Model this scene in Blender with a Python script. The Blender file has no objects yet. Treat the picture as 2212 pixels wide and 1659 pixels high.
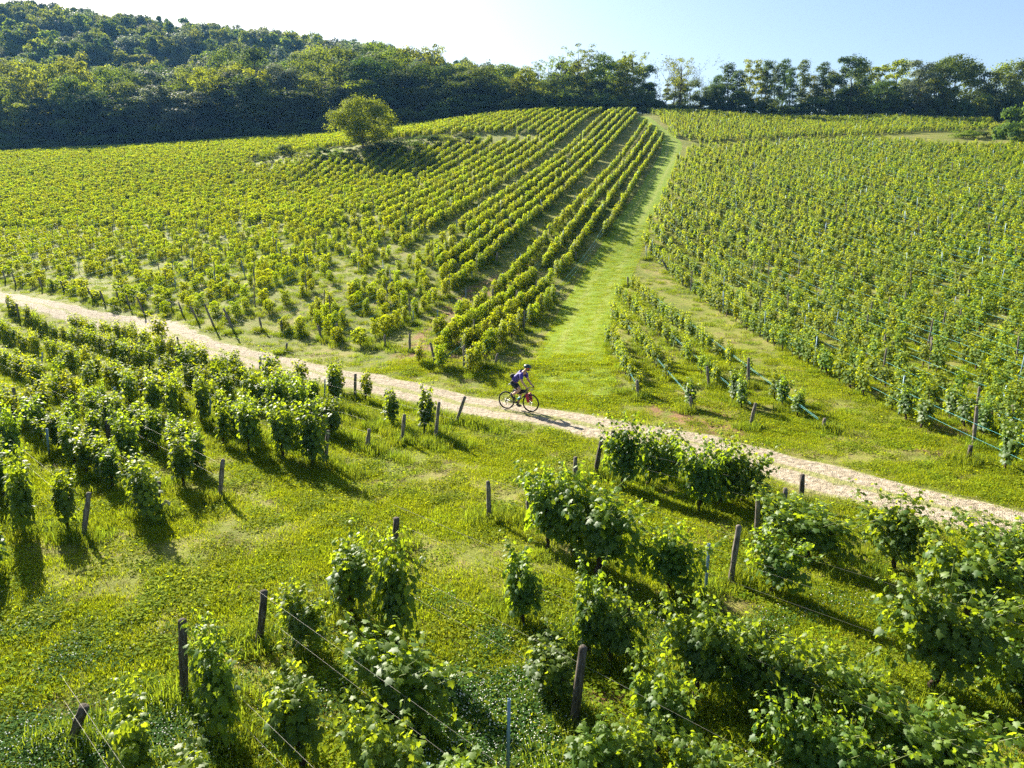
import bpy, math, random
import numpy as np
from mathutils import Vector, Matrix, Euler
R = math.radians
random.seed(7)
RNG = np.random.default_rng(7)
SC = bpy.context.scene
COL = SC.collection

# ------------------------------------------------------------------ camera, sky, sun, exposure
PITCH = R(12.0)
FP = 1533.0                      # focal length in pixels of a 2212 px wide picture
CH = 6.8                         # camera height over the gravel path
cd = bpy.data.cameras.new('camera')
cam = bpy.data.objects.new('camera', cd)
COL.objects.link(cam)
cam.location = (0, 0, CH)
cam.rotation_euler = (R(90) - PITCH, 0, 0)
cd.sensor_width = 36.0
cd.lens = 36.0 * FP / 2212.0
cd.clip_start = 0.1
cd.clip_end = 3000
SC.camera = cam

SUN_AZ, SUN_EL = -36.0, 30.0     # degrees from +Y, over the horizon
w = bpy.data.worlds.new('World')
SC.world = w
w.use_nodes = True
nt = w.node_tree
bg = nt.nodes['Background']
sky = nt.nodes.new('ShaderNodeTexSky')
sky.sky_type = 'NISHITA'
sky.sun_disc = False
sky.sun_elevation = R(SUN_EL)
sky.sun_rotation = R(SUN_AZ)
sky.air_density = 1.0
sky.dust_density = 1.3
sky.ozone_density = 1.6
nt.links.new(sky.outputs[0], bg.inputs[0])
bg.inputs[1].default_value = 0.05
sd = bpy.data.lights.new('sun', 'SUN')
sd.energy = 5.0
sd.angle = R(0.55)
sd.color = (1.0, 0.93, 0.80)
so = bpy.data.objects.new('sun', sd)
COL.objects.link(so)
sdir = Vector((math.sin(R(SUN_AZ)) * math.cos(R(SUN_EL)), math.cos(R(SUN_AZ)) * math.cos(R(SUN_EL)), math.sin(R(SUN_EL))))
so.rotation_euler = sdir.to_track_quat('Z', 'Y').to_euler()
so.location = (0, 0, 60)
SC.view_settings.view_transform = 'Standard'
SC.view_settings.look = 'None'
SC.view_settings.exposure = 2.0
SC.view_settings.gamma = 1.0
SC.render.engine = 'CYCLES'
SC.cycles.max_bounces = 6
SC.cycles.diffuse_bounces = 3
SC.cycles.glossy_bounces = 2
SC.cycles.transmission_bounces = 3
SC.cycles.volume_bounces = 0
SC.cycles.use_denoising = False
SC.cycles.denoiser = 'OPENIMAGEDENOISE'
SC.cycles.sample_clamp_indirect = 4.0

# ------------------------------------------------------------------ helpers
def tag(o, label=None, cat=None, group=None, kind=None):
    if label: o['label'] = label
    if cat: o['category'] = cat
    if group: o['group'] = group
    if kind: o['kind'] = kind
    return o

ORD = ['zeroth', 'first', 'second', 'third', 'fourth', 'fifth', 'sixth', 'seventh', 'eighth', 'ninth', 'tenth', 'eleventh', 'twelfth',
       'thirteenth', 'fourteenth', 'fifteenth', 'sixteenth', 'seventeenth', 'eighteenth', 'nineteenth']
TENS = {2: ('twenty', 'twentieth'), 3: ('thirty', 'thirtieth'), 4: ('forty', 'fortieth'), 5: ('fifty', 'fiftieth'), 6: ('sixty', 'sixtieth'),
        7: ('seventy', 'seventieth'), 8: ('eighty', 'eightieth'), 9: ('ninety', 'ninetieth')}
def nth(n):
    if n < 20: return ORD[n]
    if n >= 100: return 'hundred-and-' + nth(n - 100) if n > 100 else 'hundredth'
    a, b = divmod(n, 10)
    return TENS[a][1] if b == 0 else TENS[a][0] + '-' + ORD[b]

def mat(name, col=(0.5, 0.5, 0.5), rough=0.6, metal=0.0, spec=0.5):
    m = bpy.data.materials.new(name)
    m.use_nodes = True
    b = m.node_tree.nodes['Principled BSDF']
    b.inputs['Base Color'].default_value = (*col, 1)
    b.inputs['Roughness'].default_value = rough
    b.inputs['Metallic'].default_value = metal
    b.inputs['Specular IOR Level'].default_value = spec
    return m

class NT:
    """small node-building helper"""
    def __init__(s, m):
        s.t = m.node_tree
        s.b = s.t.nodes.get('Principled BSDF')
        s.out = s.t.nodes.get('Material Output')
    def n(s, typ, **kw):
        x = s.t.nodes.new(typ)
        for k, v in kw.items():
            if isinstance(k, str) and hasattr(x, k): setattr(x, k, v)
        return x
    def l(s, a, b): s.t.links.new(a, b)
    def noise(s, scale, detail=4, rough=0.6, vec=None, dist=0.0):
        x = s.n('ShaderNodeTexNoise')
        x.inputs['Scale'].default_value = scale
        x.inputs['Detail'].default_value = detail
        x.inputs['Roughness'].default_value = rough
        x.inputs['Distortion'].default_value = dist
        if vec is not None: s.l(vec, x.inputs['Vector'])
        return x.outputs['Fac']
    def ramp(s, fac, stops):
        x = s.n('ShaderNodeValToRGB')
        e = x.color_ramp.elements
        while len(e) < len(stops): e.new(0.5)
        for i, (p, c) in enumerate(stops):
            e[i].position = p
            e[i].color = (*c, 1) if len(c) == 3 else c
        s.l(fac, x.inputs[0])
        return x.outputs[0]
    def mix(s, fac, a, b, mode='MIX'):
        x = s.n('ShaderNodeMix', data_type='RGBA', blend_type=mode)
        for sock, v in ((x.inputs[0], fac), (x.inputs[6], a), (x.inputs[7], b)):
            if hasattr(v, 'links'): s.l(v, sock)
            elif isinstance(v, (int, float)): sock.default_value = v
            else: sock.default_value = (*v, 1)
        return x.outputs[2]
    def math(s, op, a, b=0.0, c=None, clamp=False):
        x = s.n('ShaderNodeMath', operation=op, use_clamp=clamp)
        for i, v in enumerate((a, b) + ((c,) if c is not None else ())):
            if hasattr(v, 'links'): s.l(v, x.inputs[i])
            else: x.inputs[i].default_value = v
        return x.outputs[0]
    def bump(s, h, strength=0.5, dist=0.05):
        x = s.n('ShaderNodeBump')
        x.inputs['Strength'].default_value = strength
        x.inputs['Distance'].default_value = dist
        s.l(h, x.inputs['Height'])
        s.l(x.outputs[0], s.b.inputs['Normal'])
        return x
    def pos(s):
        return s.n('ShaderNodeNewGeometry').outputs['Position']

def leaf_mat(name, dark, light, trans, tw=0.45, rough=0.5, spec=0.35, objvar=0.0, hue=0.0):
    """green blades or leaves: gloss + diffuse in front, light through from behind; 'tint' runs from dark to light"""
    m = mat(name, dark, rough)
    k = NT(m)
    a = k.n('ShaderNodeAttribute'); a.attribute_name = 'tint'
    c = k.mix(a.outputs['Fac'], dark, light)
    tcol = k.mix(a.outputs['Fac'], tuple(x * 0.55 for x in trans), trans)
    if objvar:
        oi = k.n('ShaderNodeObjectInfo')
        f = k.math('MULTIPLY_ADD', oi.outputs['Random'], objvar, 1.0 - objvar / 2)
        hs = k.n('ShaderNodeHueSaturation'); k.l(c, hs.inputs['Color']); k.l(f, hs.inputs['Value'])
        hs2 = k.n('ShaderNodeHueSaturation'); k.l(tcol, hs2.inputs['Color']); k.l(f, hs2.inputs['Value'])
        if hue:
            r2 = k.math('FRACT', k.math('MULTIPLY', oi.outputs['Random'], 7.31))
            h = k.math('MULTIPLY_ADD', r2, hue, 0.5 - hue / 2)
            k.l(h, hs.inputs['Hue']); k.l(h, hs2.inputs['Hue'])
        c, tcol = hs.outputs[0], hs2.outputs[0]
    k.l(c, k.b.inputs['Base Color'])
    k.b.inputs['Specular IOR Level'].default_value = spec
    t = k.n('ShaderNodeBsdfTranslucent'); k.l(tcol, t.inputs['Color'])
    mx = k.n('ShaderNodeMixShader'); mx.inputs[0].default_value = tw
    k.l(k.b.outputs[0], mx.inputs[1]); k.l(t.outputs[0], mx.inputs[2])
    k.l(mx.outputs[0], k.out.inputs[0])
    return m

def mesh_np(name, verts, faces, mats=(), tint=None, smooth=False, mi=None):
    """verts (V,3); faces: list of integer arrays (F,3) or (F,4); tint: one float per vertex"""
    me = bpy.data.meshes.new(name)
    verts = np.asarray(verts, dtype=np.float32)
    faces = [np.asarray(f, dtype=np.int32) for f in faces if len(f)]
    me.vertices.add(len(verts)); me.vertices.foreach_set('co', verts.ravel())
    li = np.concatenate([f.ravel() for f in faces])
    tot = np.concatenate([np.full(len(f), f.shape[1], np.int32) for f in faces])
    st = np.concatenate([[0], np.cumsum(tot)[:-1]]).astype(np.int32)
    me.loops.add(len(li)); me.loops.foreach_set('vertex_index', li)
    me.polygons.add(len(tot)); me.polygons.foreach_set('loop_start', st)
    if mi is not None: me.polygons.foreach_set('material_index', np.asarray(mi, np.int32))
    if smooth: me.polygons.foreach_set('use_smooth', np.ones(len(tot), bool))
    me.update(calc_edges=True)
    if tint is not None:
        at = me.attributes.new('tint', 'FLOAT', 'POINT'); at.data.foreach_set('value', np.asarray(tint, np.float32))
    for m in mats: me.materials.append(m)
    me.validate()
    return me

def link(name, data, parent=None, loc=None, rot=None, scale=None):
    o = bpy.data.objects.new(name, data)
    COL.objects.link(o)
    if parent: o.parent = parent
    if loc is not None: o.location = loc
    if rot is not None: o.rotation_euler = rot
    if scale is not None: o.scale = scale
    return o

def unit(v):
    return v / np.maximum(np.linalg.norm(v, axis=-1, keepdims=True), 1e-9)

def cards(C, N, T, S, tv, tf):
    """copies of a small template (tv: K x 3 as side, tip, normal) at centres C, normals N, tip directions T, sizes S"""
    N = unit(N); T = unit(T - N * np.sum(T * N, 1, keepdims=True)); B = np.cross(T, N)
    tv = np.asarray(tv, float)
    V = C[:, None, :] + S[:, None, None] * (tv[None, :, 0:1] * B[:, None, :] + tv[None, :, 1:2] * T[:, None, :] + tv[None, :, 2:3] * N[:, None, :])
    K = len(tv); n = len(C)
    F = (np.asarray(tf)[None] + (np.arange(n) * K)[:, None, None]).reshape(-1, len(tf[0]))
    return V.reshape(-1, 3), F, K

LOBE = [(0, .38, .04), (0, 0, 0), (.26, -.14, -.05), (.50, .10, -.10), (.36, .30, -.04), (.52, .56, -.12), (.24, .62, -.04), (0, 1.0, -.10),
        (-.24, .62, -.04), (-.52, .56, -.12), (-.36, .30, -.04), (-.50, .10, -.10), (-.26, -.14, -.05)]
LOBE_F = [(0, i, i + 1) for i in range(1, 12)] + [(0, 12, 1)]
FOLD = [(0, 0, 0), (.46, .45, -.13), (0, 1, -.05), (-.46, .45, -.13)]
FOLD_F = [(0, 1, 2), (0, 2, 3)]
OVAL = [(0, 0, 0), (.36, .25, .0), (.40, .65, -.05), (0, 1.0, -.12), (-.40, .65, -.05), (-.36, .25, 0)]
OVAL_F = [(0, 1, 2), (0, 2, 3), (0, 3, 4), (0, 4, 5)]

def tube(pts, rads, sides=6, cap=True):
    """tapered tube along a polyline, as (verts, quads, tris)"""
    pts = np.asarray(pts, float); n = len(pts)
    d = np.gradient(pts, axis=0); d = unit(d)
    ref = np.array([0, 0, 1.0]) if abs(d[0][2]) < 0.9 else np.array([1.0, 0, 0])
    V = []
    for i in range(n):
        a = np.cross(d[i], ref); a /= max(np.linalg.norm(a), 1e-6); b = np.cross(d[i], a)
        for k in range(sides):
            t = 2 * math.pi * k / sides
            V.append(pts[i] + rads[i] * (math.cos(t) * a + math.sin(t) * b))
    Q = [(i * sides + k, i * sides + (k + 1) % sides, (i + 1) * sides + (k + 1) % sides, (i + 1) * sides + k) for i in range(n - 1) for k in range(sides)]
    T = []
    if cap:
        V.append(pts[0]); V.append(pts[-1]); a = len(V) - 2; b = len(V) - 1
        for k in range(sides):
            T.append((a, (k + 1) % sides, k)); T.append((b, (n - 1) * sides + k, (n - 1) * sides + (k + 1) % sides))
    return np.array(V), Q, T

class Geo:
    def __init__(s): s.v = []; s.q = []; s.t = []; s.n = 0; s.tint = []
    def add(s, V, Q=(), T=(), tint=0.5):
        V = np.asarray(V, float)
        if len(Q): s.q.append(np.asarray(Q) + s.n)
        if len(T): s.t.append(np.asarray(T) + s.n)
        s.v.append(V); s.n += len(V)
        s.tint.append(np.full(len(V), tint) if np.isscalar(tint) else np.asarray(tint))
    def tube(s, pts, rads, sides=6, cap=True, tint=0.5):
        if np.isscalar(rads): rads = [rads] * len(pts)
        s.add(*tube(pts, rads, sides, cap), tint=tint)
    def box(s, c, size, M=None):
        x, y, z = [a / 2 for a in size]
        V = np.array([(i * x, j * y, k * z) for i in (-1, 1) for j in (-1, 1) for k in (-1, 1)])
        if M is not None: V = V @ np.array(M.to_3x3()).T
        V = V + np.array(c)
        s.add(V, [(0, 1, 3, 2), (4, 6, 7, 5), (0, 4, 5, 1), (2, 3, 7, 6), (0, 2, 6, 4), (1, 5, 7, 3)])
    def mesh(s, name, mats, smooth=False):
        f = []
        if s.q: f.append(np.concatenate(s.q))
        if s.t: f.append(np.concatenate(s.t))
        return mesh_np(name, np.concatenate(s.v), f, mats, np.concatenate(s.tint), smooth)

# ------------------------------------------------------------------ terrain
_c, _s = math.cos(PITCH), math.sin(PITCH)
def ray(u, v):
    a = (u - 1106.0) / FP; h = -(v - 829.5) / FP
    return np.array([a, _c + h * _s, -_s + h * _c])
def on_ray(u, v, y):
    d = ray(u, v); return (d[0] / d[1] * y, y, CH + d[2] / d[1] * y)
def project(X, Y, Z):
    X = np.asarray(X, float); Y = np.asarray(Y, float); Z = np.asarray(Z, float) - CH
    d = np.maximum(Y * _c - Z * _s, 0.05)
    return 1106.0 + FP * X / d, 829.5 - FP * (Y * _s + Z * _c) / d

TP = []
for x in (-60, -35, -12, 0, 12, 35, 70):
    for y in (-25, -5, 12): TP.append((x, y, 0.0))
for p in [(-12, 24, 0), (0, 24, 0), (6, 22, 0), (20, 20, 0.1), (40, 22, 0.5), (-14, 35, 0), (-28, 49, 0.1), (-30, 30, -.1), (-60, 40, 0.2), (-2, 31, .1), (5, 27, .1),
          (1.3, 28.3, .05)]: TP.append(p)
for u, v, y in [(1090, 790, 33.8), (840, 755, 38), (1000, 672, 48), (1110, 580, 60), (1106, 504, 71), (1200, 461, 80), (1250, 389, 100), (1350, 335, 120),
                (1430, 290, 140), (1400, 259, 158), (1385, 247, 169), (165, 640, 60), (390, 625, 58), (560, 640, 51), (130, 538, 84), (290, 500, 92), (0, 642, 62), (-120, 625, 68), (80, 658, 57),
                (0, 600, 71), (0, 450, 117), (0, 400, 140), (0, 336, 187), (250, 324, 190), (500, 309, 187), (500, 400, 125), (700, 400, 115),
                (600, 500, 82), (850, 288, 165), (780, 322, 131), (1000, 320, 130), (1150, 245, 176), (1000, 400, 100), (800, 560, 64),
                (1600, 700, 42), (1388, 565, 63), (2100, 700, 39), (2100, 600, 50), (2200, 450, 75), (1800, 450, 79), (1700, 580, 57), (2100, 318, 120),
                (2140, 280, 148), (1800, 272, 160), (1600, 340, 116), (1950, 360, 105), (1500, 248, 170), (1900, 260, 166), (2212, 270, 152), (1776, 808, 31)]:
    TP.append(on_ray(u, v, y))
TP += [(40, 200, 36), (110, 205, 31), (0, 205, 37), (-60, 215, 33), (-140, 215, 28), (-220, 205, 27), (190, 180, 24), (170, 120, 18), (120, 60, 5.5), (-130, 120, 8),
       (-300, 430, 116), (-170, 432, 103), (-69, 450, 94), (1, 480, 80), (70, 520, 40), (200, 520, 0), (-180, 310, 58), (-70, 320, 56), (-330, 300, 58),
       (80, 300, 33), (180, 300, 10), (-430, 420, 120), (-520, 500, 125), (-300, 560, 120), (-100, 600, 90), (100, 650, 20), (320, 400, -10), (330, 250, 5), (300, 100, 8),
       (-380, 150, 20), (-300, 0, 0), (300, 0, 0), (-500, 300, 60), (500, 600, -20), (500, 0, 0), (-600, 0, 10), (-600, 600, 120)]
TP = np.array(TP, float)
def _U(r2): return r2 * np.log(r2 + 1e-12)
_Q = TP[:, :2] / 100.0
_n = len(_Q)
_K = _U(((_Q[:, None] - _Q[None]) ** 2).sum(-1)) + np.eye(_n) * 2e-4
_Pm = np.hstack([np.ones((_n, 1)), _Q])
_A = np.block([[_K, _Pm], [_Pm.T, np.zeros((3, 3))]])
_W = np.linalg.solve(_A, np.concatenate([TP[:, 2], [0, 0, 0]]))
def Tz(x, y):
    x = np.atleast_1d(np.asarray(x, float)); y = np.atleast_1d(np.asarray(y, float))
    shp = x.shape; x = x.ravel() / 100; y = y.ravel() / 100
    out = np.empty(len(x))
    for a in range(0, len(x), 60000):
        xx = x[a:a + 60000]; yy = y[a:a + 60000]
        r2 = (xx[:, None] - _Q[None, :, 0]) ** 2 + (yy[:, None] - _Q[None, :, 1]) ** 2
        out[a:a + 60000] = _U(r2) @ _W[:_n] + _W[_n] + _W[_n + 1] * xx + _W[_n + 2] * yy
    return out.reshape(shp)
def T1(x, y): return float(Tz([x], [y])[0])
def at(u, v, far=600.0):
    """the ground point seen at (u, v)"""
    d = ray(u, v); d = d / d[1]
    ys = np.concatenate([np.arange(3, 60, 0.25), np.arange(60, far, 1.0)])
    g = CH + d[2] * ys - Tz(d[0] * ys, ys)
    i = np.where(g <= 0)[0]
    if len(i) == 0: y = 200.0
    else:
        i = i[0]
        y = ys[i] if i == 0 else ys[i - 1] + (ys[i] - ys[i - 1]) * g[i - 1] / (g[i - 1] - g[i])
    return np.array([d[0] * y, y, T1(d[0] * y, y)])
def in_poly(u, v, poly):
    u = np.asarray(u); v = np.asarray(v)
    r = np.zeros(u.shape, bool); n = len(poly); j = n - 1
    for i in range(n):
        xi, yi = poly[i]; xj, yj = poly[j]
        c = ((yi > v) != (yj > v)) & (u < (xj - xi) * (v - yi) / ((yj - yi) if yj != yi else 1e-9) + xi)
        r ^= c; j = i
    return r
def height_to(B, u, v):
    """height and sideways shift of something standing at B whose top is seen at (u, v)"""
    d = ray(u, v); d = d / d[1] * B[1]
    return CH + d[2] - B[2], d[0] - B[0]
def smooth_line(pts, step):
    """Catmull-Rom resample of a ground polyline"""
    pts = np.asarray(pts, float); out = []
    P = np.vstack([2 * pts[0] - pts[1], pts, 2 * pts[-1] - pts[-2]])
    for i in range(1, len(P) - 2):
        n = max(2, int(np.linalg.norm(P[i + 1] - P[i]) / step))
        for t in np.linspace(0, 1, n, endpoint=False):
            out.append(0.5 * ((2 * P[i]) + (-P[i - 1] + P[i + 1]) * t + (2 * P[i - 1] - 5 * P[i] + 4 * P[i + 1] - P[i + 2]) * t * t + (-P[i - 1] + 3 * P[i] - 3 * P[i + 1] + P[i + 2]) * t ** 3))
    out.append(P[-2]); return np.array(out)

# ------------------------------------------------------------------ materials of the setting
def make_ground_mat():
    m = mat('grass_ground', rough=0.95, spec=0.1); k = NT(m); p = k.pos()
    big = k.noise(0.35, 3, 0.6, p); mid = k.noise(2.2, 5, 0.7, p); fine = k.noise(26, 4, 0.75, p)
    c = k.ramp(big, [(0.30, (0.10, 0.125, 0.018)), (0.52, (0.16, 0.175, 0.028)), (0.72, (0.21, 0.185, 0.06))])
    c = k.mix(k.math('MULTIPLY', k.ramp(mid, [(0.52, (0, 0, 0)), (0.66, (1, 1, 1))]), 0.55), c, (0.24, 0.165, 0.085))
    soil = k.n('ShaderNodeAttribute'); soil.attribute_name = 'soil'
    s = k.math('MULTIPLY', soil.outputs['Fac'], k.ramp(k.noise(1.3, 4, 0.7, p), [(0.40, (0, 0, 0)), (0.55, (1, 1, 1))]))
    c = k.mix(s, c, (0.20, 0.10, 0.06))
    c = k.mix(0.75, c, k.ramp(fine, [(0.25, (0.30, 0.30, 0.30)), (0.75, (0.85, 0.85, 0.85))]), 'OVERLAY')
    k.l(c, k.b.inputs['Base Color'])
    k.bump(k.math('ADD', k.math('MULTIPLY', fine, 0.5), mid), 0.7, 0.12)
    return m
def make_mown_mat():
    m = mat('mown_grass', rough=0.95, spec=0.1); k = NT(m); p = k.pos()
    mid = k.noise(1.4, 5, 0.65, p); fine = k.noise(24, 4, 0.7, p)
    c = k.ramp(mid, [(0.32, (0.13, 0.21, 0.012)), (0.55, (0.19, 0.26, 0.022)), (0.74, (0.27, 0.29, 0.06))])
    a = k.n('ShaderNodeAttribute'); a.attribute_name = 'side'
    tr = k.ramp(a.outputs['Fac'], [(0.20, (0, 0, 0)), (0.30, (1, 1, 1)), (0.42, (0, 0, 0)), (0.58, (0, 0, 0)), (0.68, (1, 1, 1)), (0.80, (0, 0, 0))])
    c = k.mix(k.math('MULTIPLY', k.math('MULTIPLY', tr, 0.6), k.noise(0.8, 3, 0.6, p)), c, (0.34, 0.32, 0.12))
    c = k.mix(0.6, c, k.ramp(fine, [(0.25, (0.32, 0.32, 0.32)), (0.75, (0.75, 0.75, 0.75))]), 'OVERLAY')
    k.l(c, k.b.inputs['Base Color'])
    k.bump(k.math('ADD', fine, mid), 0.6, 0.08)
    return m
def make_path_mat():
    m = mat('gravel', rough=0.95, spec=0.15); k = NT(m); p = k.pos()
    st = k.n('ShaderNodeTexVoronoi'); st.inputs['Scale'].default_value = 34; k.l(p, st.inputs['Vector'])
    st2 = k.n('ShaderNodeTexVoronoi'); st2.inputs['Scale'].default_value = 6; k.l(p, st2.inputs['Vector'])
    mid = k.noise(1.1, 5, 0.7, p)
    c = k.ramp(k.noise(5, 5, 0.7, p), [(0.3, (0.17, 0.135, 0.085)), (0.5, (0.29, 0.245, 0.175)), (0.7, (0.41, 0.365, 0.285))])
    sep = k.n('ShaderNodeSeparateColor'); k.l(st.outputs['Color'], sep.inputs[0])
    c = k.mix(0.42, c, k.ramp(sep.outputs[0], [(0.0, (0.32, 0.30, 0.28)), (0.5, (0.55, 0.53, 0.5)), (1.0, (0.85, 0.82, 0.78))]), 'OVERLAY')
    a = k.n('ShaderNodeAttribute'); a.attribute_name = 'side'
    g = k.ramp(a.outputs['Fac'], [(0.0, (1, 1, 1)), (0.13, (0.1, 0.1, 0.1)), (0.36, (0, 0, 0)), (0.5, (0.8, 0.8, 0.8)), (0.64, (0, 0, 0)), (0.87, (0.1, 0.1, 0.1)), (1.0, (1, 1, 1))])
    e = k.n('ShaderNodeAttribute'); e.attribute_name = 'weedy'
    gg = k.math('MULTIPLY', g, e.outputs['Fac'])
    f = k.math('ADD', gg, k.math('SUBTRACT', mid, 0.5))
    f = k.ramp(f, [(0.30, (0, 0, 0)), (0.48, (1, 1, 1))])
    gr = k.ramp(k.noise(9, 4, 0.7, p), [(0.35, (0.12, 0.16, 0.02)), (0.6, (0.27, 0.25, 0.09))])
    c = k.mix(k.math('MULTIPLY', f, 0.85), c, gr)
    k.l(c, k.b.inputs['Base Color'])
    k.bump(k.math('ADD', k.math('MULTIPLY', st.outputs['Distance'], 0.6), k.math('ADD', st2.outputs['Distance'], mid)), 0.7, 0.05)
    return m
M_GROUND = make_ground_mat(); M_MOWN = make_mown_mat(); M_PATH = make_path_mat()

def bark(name, c1, c2, sc=14):
    m = mat(name, rough=0.9, spec=0.15); k = NT(m)
    tc = k.n('ShaderNodeTexCoord'); mp = k.n('ShaderNodeMapping'); mp.inputs['Scale'].default_value = (1, 1, 0.22)
    k.l(tc.outputs['Object'], mp.inputs[0])
    f = k.noise(sc, 5, 0.7, mp.outputs[0])
    k.l(k.ramp(f, [(0.35, c1), (0.65, c2)]), k.b.inputs['Base Color']); k.bump(f, 0.8, 0.02)
    return m
M_VTRUNK = bark('vine_bark', (0.018, 0.012, 0.008), (0.075, 0.052, 0.036), 22)
M_CANE = mat('green_shoot', (0.13, 0.16, 0.04), 0.6)
M_WOOD = bark('weathered_post_wood', (0.055, 0.046, 0.038), (0.26, 0.225, 0.185), 30)
M_WOOD_D = bark('dark_post_wood', (0.022, 0.018, 0.014), (0.15, 0.125, 0.10), 30)
M_STEEL = mat('painted_steel', (0.16, 0.25, 0.30), 0.55, 0.3)
M_WIRE = mat('galvanised_wire', (0.22, 0.21, 0.17), 0.6, 0.3)
M_CYAN = mat('blue_green_wire', (0.03, 0.38, 0.42), 0.5, 0.0)
M_BARK = bark('tree_bark', (0.035, 0.03, 0.025), (0.12, 0.10, 0.085), 3)

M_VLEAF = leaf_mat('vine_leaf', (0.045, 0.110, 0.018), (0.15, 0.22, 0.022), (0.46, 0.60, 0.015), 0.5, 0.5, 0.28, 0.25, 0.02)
M_VFAR = leaf_mat('vine_leaf_field', (0.040, 0.095, 0.010), (0.23, 0.29, 0.014), (0.62, 0.72, 0.012), 0.42, 0.65, 0.12, 0.3, 0.03)
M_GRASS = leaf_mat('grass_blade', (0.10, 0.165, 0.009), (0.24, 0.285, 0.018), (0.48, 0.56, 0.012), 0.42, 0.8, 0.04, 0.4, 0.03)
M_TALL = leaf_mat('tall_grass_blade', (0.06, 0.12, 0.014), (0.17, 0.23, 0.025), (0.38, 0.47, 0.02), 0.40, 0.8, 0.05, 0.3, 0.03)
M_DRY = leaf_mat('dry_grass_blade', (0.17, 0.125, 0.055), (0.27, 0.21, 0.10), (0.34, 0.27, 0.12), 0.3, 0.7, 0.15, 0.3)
M_CLOVER = leaf_mat('clover_leaf', (0.04, 0.10, 0.02), (0.07, 0.14, 0.03), (0.18, 0.30, 0.03), 0.35, 0.8, 0.04, 0.2)
M_FLOWER = mat('clover_flower', (0.75, 0.74, 0.66), 0.8)

# ------------------------------------------------------------------ paths
def poly_world(px):
    return np.array([at(u, v)[:2] for u, v in px])
PATH_PX = [(-140, 622), (-60, 632), (0, 642), (60, 652), (150, 675), (300, 706), (450, 753), (650, 800), (830, 836), (1000, 873), (1200, 905), (1330, 930), (1500, 962), (1700, 1012), (1850, 1052), (1990, 1090), (2120, 1120), (2330, 1172), (2600, 1245)]
PATH_C = smooth_line(poly_world(PATH_PX), 0.3)
TRACK_PX = [(1232, 868), (1240, 800), (1255, 720), (1292, 630), (1345, 530), (1392, 440), (1430, 370), (1448, 330), (1447, 306), (1425, 286), (1402, 266), (1388, 252)]
TRACK_W = [(868, 200), (800, 182), (720, 150), (630, 122), (530, 92), (440, 66), (370, 50), (330, 42), (306, 42), (286, 38), (266, 34), (252, 30)]
TRACK_C = smooth_line(poly_world(TRACK_PX), 0.8)

def near_dist(P, line):
    """distance of points P (N,2) from a ground polyline, signed side and index"""
    P = np.asarray(P, float); d = np.empty(len(P)); idx = np.empty(len(P), int)
    for a in range(0, len(P), 20000):
        q = ((P[a:a + 20000, None, :] - line[None]) ** 2).sum(-1); idx[a:a + 20000] = q.argmin(1); d[a:a + 20000] = np.sqrt(q.min(1))
    return d, idx

def ribbon(name, line, halfw, m, lift, cols, rough_edge, seed, extra=None):
    rg = np.random.default_rng(seed); n = len(line)
    d = unit(np.gradient(line, axis=0)); nn = np.stack([-d[:, 1], d[:, 0]], 1)
    halfw = np.full(n, halfw) if np.isscalar(halfw) else halfw
    def wob(s):
        a = rg.normal(size=n); k = np.exp(-0.5 * (np.arange(-8, 9) / 1.2) ** 2); a = np.convolve(a, k / k.sum(), 'same')
        b = rg.normal(size=n); k = np.exp(-0.5 * (np.arange(-30, 31) / 9) ** 2); b = np.convolve(b, k / k.sum(), 'same')
        return (a * 0.7 + b * 1.6) * s
    L = halfw + wob(rough_edge); Rr = halfw + wob(rough_edge)
    ss = np.linspace(0, 1, cols); V = []; side = []
    for j, s in enumerate(ss):
        off = (L * (1 - s) - Rr * s)
        p = line + nn * off[:, None]; V.append(p); side.append(np.full(n, s))
    V = np.array(V).transpose(1, 0, 2).reshape(-1, 2); side = np.array(side).T.ravel()
    z = Tz(V[:, 0], V[:, 1]) + lift
    edge = np.minimum(side, 1 - side) < 1e-6
    z[edge] -= lift * 1.3
    i = np.arange(n - 1)[:, None] * cols + np.arange(cols - 1)[None]
    Q = np.stack([i, i + 1, i + cols + 1, i + cols], -1).reshape(-1, 4)[:, ::-1]
    me = mesh_np(name, np.column_stack([V, z]), [Q], [m], None, True)
    a = me.attributes.new('side', 'FLOAT', 'POINT'); a.data.foreach_set('value', side.astype(np.float32))
    if extra is not None:
        b = me.attributes.new('weedy', 'FLOAT', 'POINT'); b.data.foreach_set('value', np.repeat(extra, cols).astype(np.float32))
    return link(name, me)
_pu, _pv = project(PATH_C[:, 0], PATH_C[:, 1], Tz(PATH_C[:, 0], PATH_C[:, 1]))
weedy = np.interp(_pu, [0, 600, 900, 1200, 1600, 1750, 1900], [0.7, 0.8, 1.0, 1.05, 0.75, 0.95, 1.0])
tag(ribbon('gravel_path', PATH_C, 1.26, M_PATH, 0.03, 13, 0.30, 3, weedy), 'pale gravel farm path with grass growing down its middle', kind='structure')
_tz = Tz(TRACK_C[:, 0], TRACK_C[:, 1]); _, _tv = project(TRACK_C[:, 0], TRACK_C[:, 1], _tz)
_hw = np.interp(_tv, [a for a, b in TRACK_W][::-1], [b for a, b in TRACK_W][::-1]) / 2 * TRACK_C[:, 1] / FP
tag(ribbon('grass_track', TRACK_C[1:], _hw[1:] * 1.0, M_MOWN, 0.022, 9, 0.25, 5), 'bright mown grass track climbing between the vineyard blocks', kind='structure')

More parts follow.
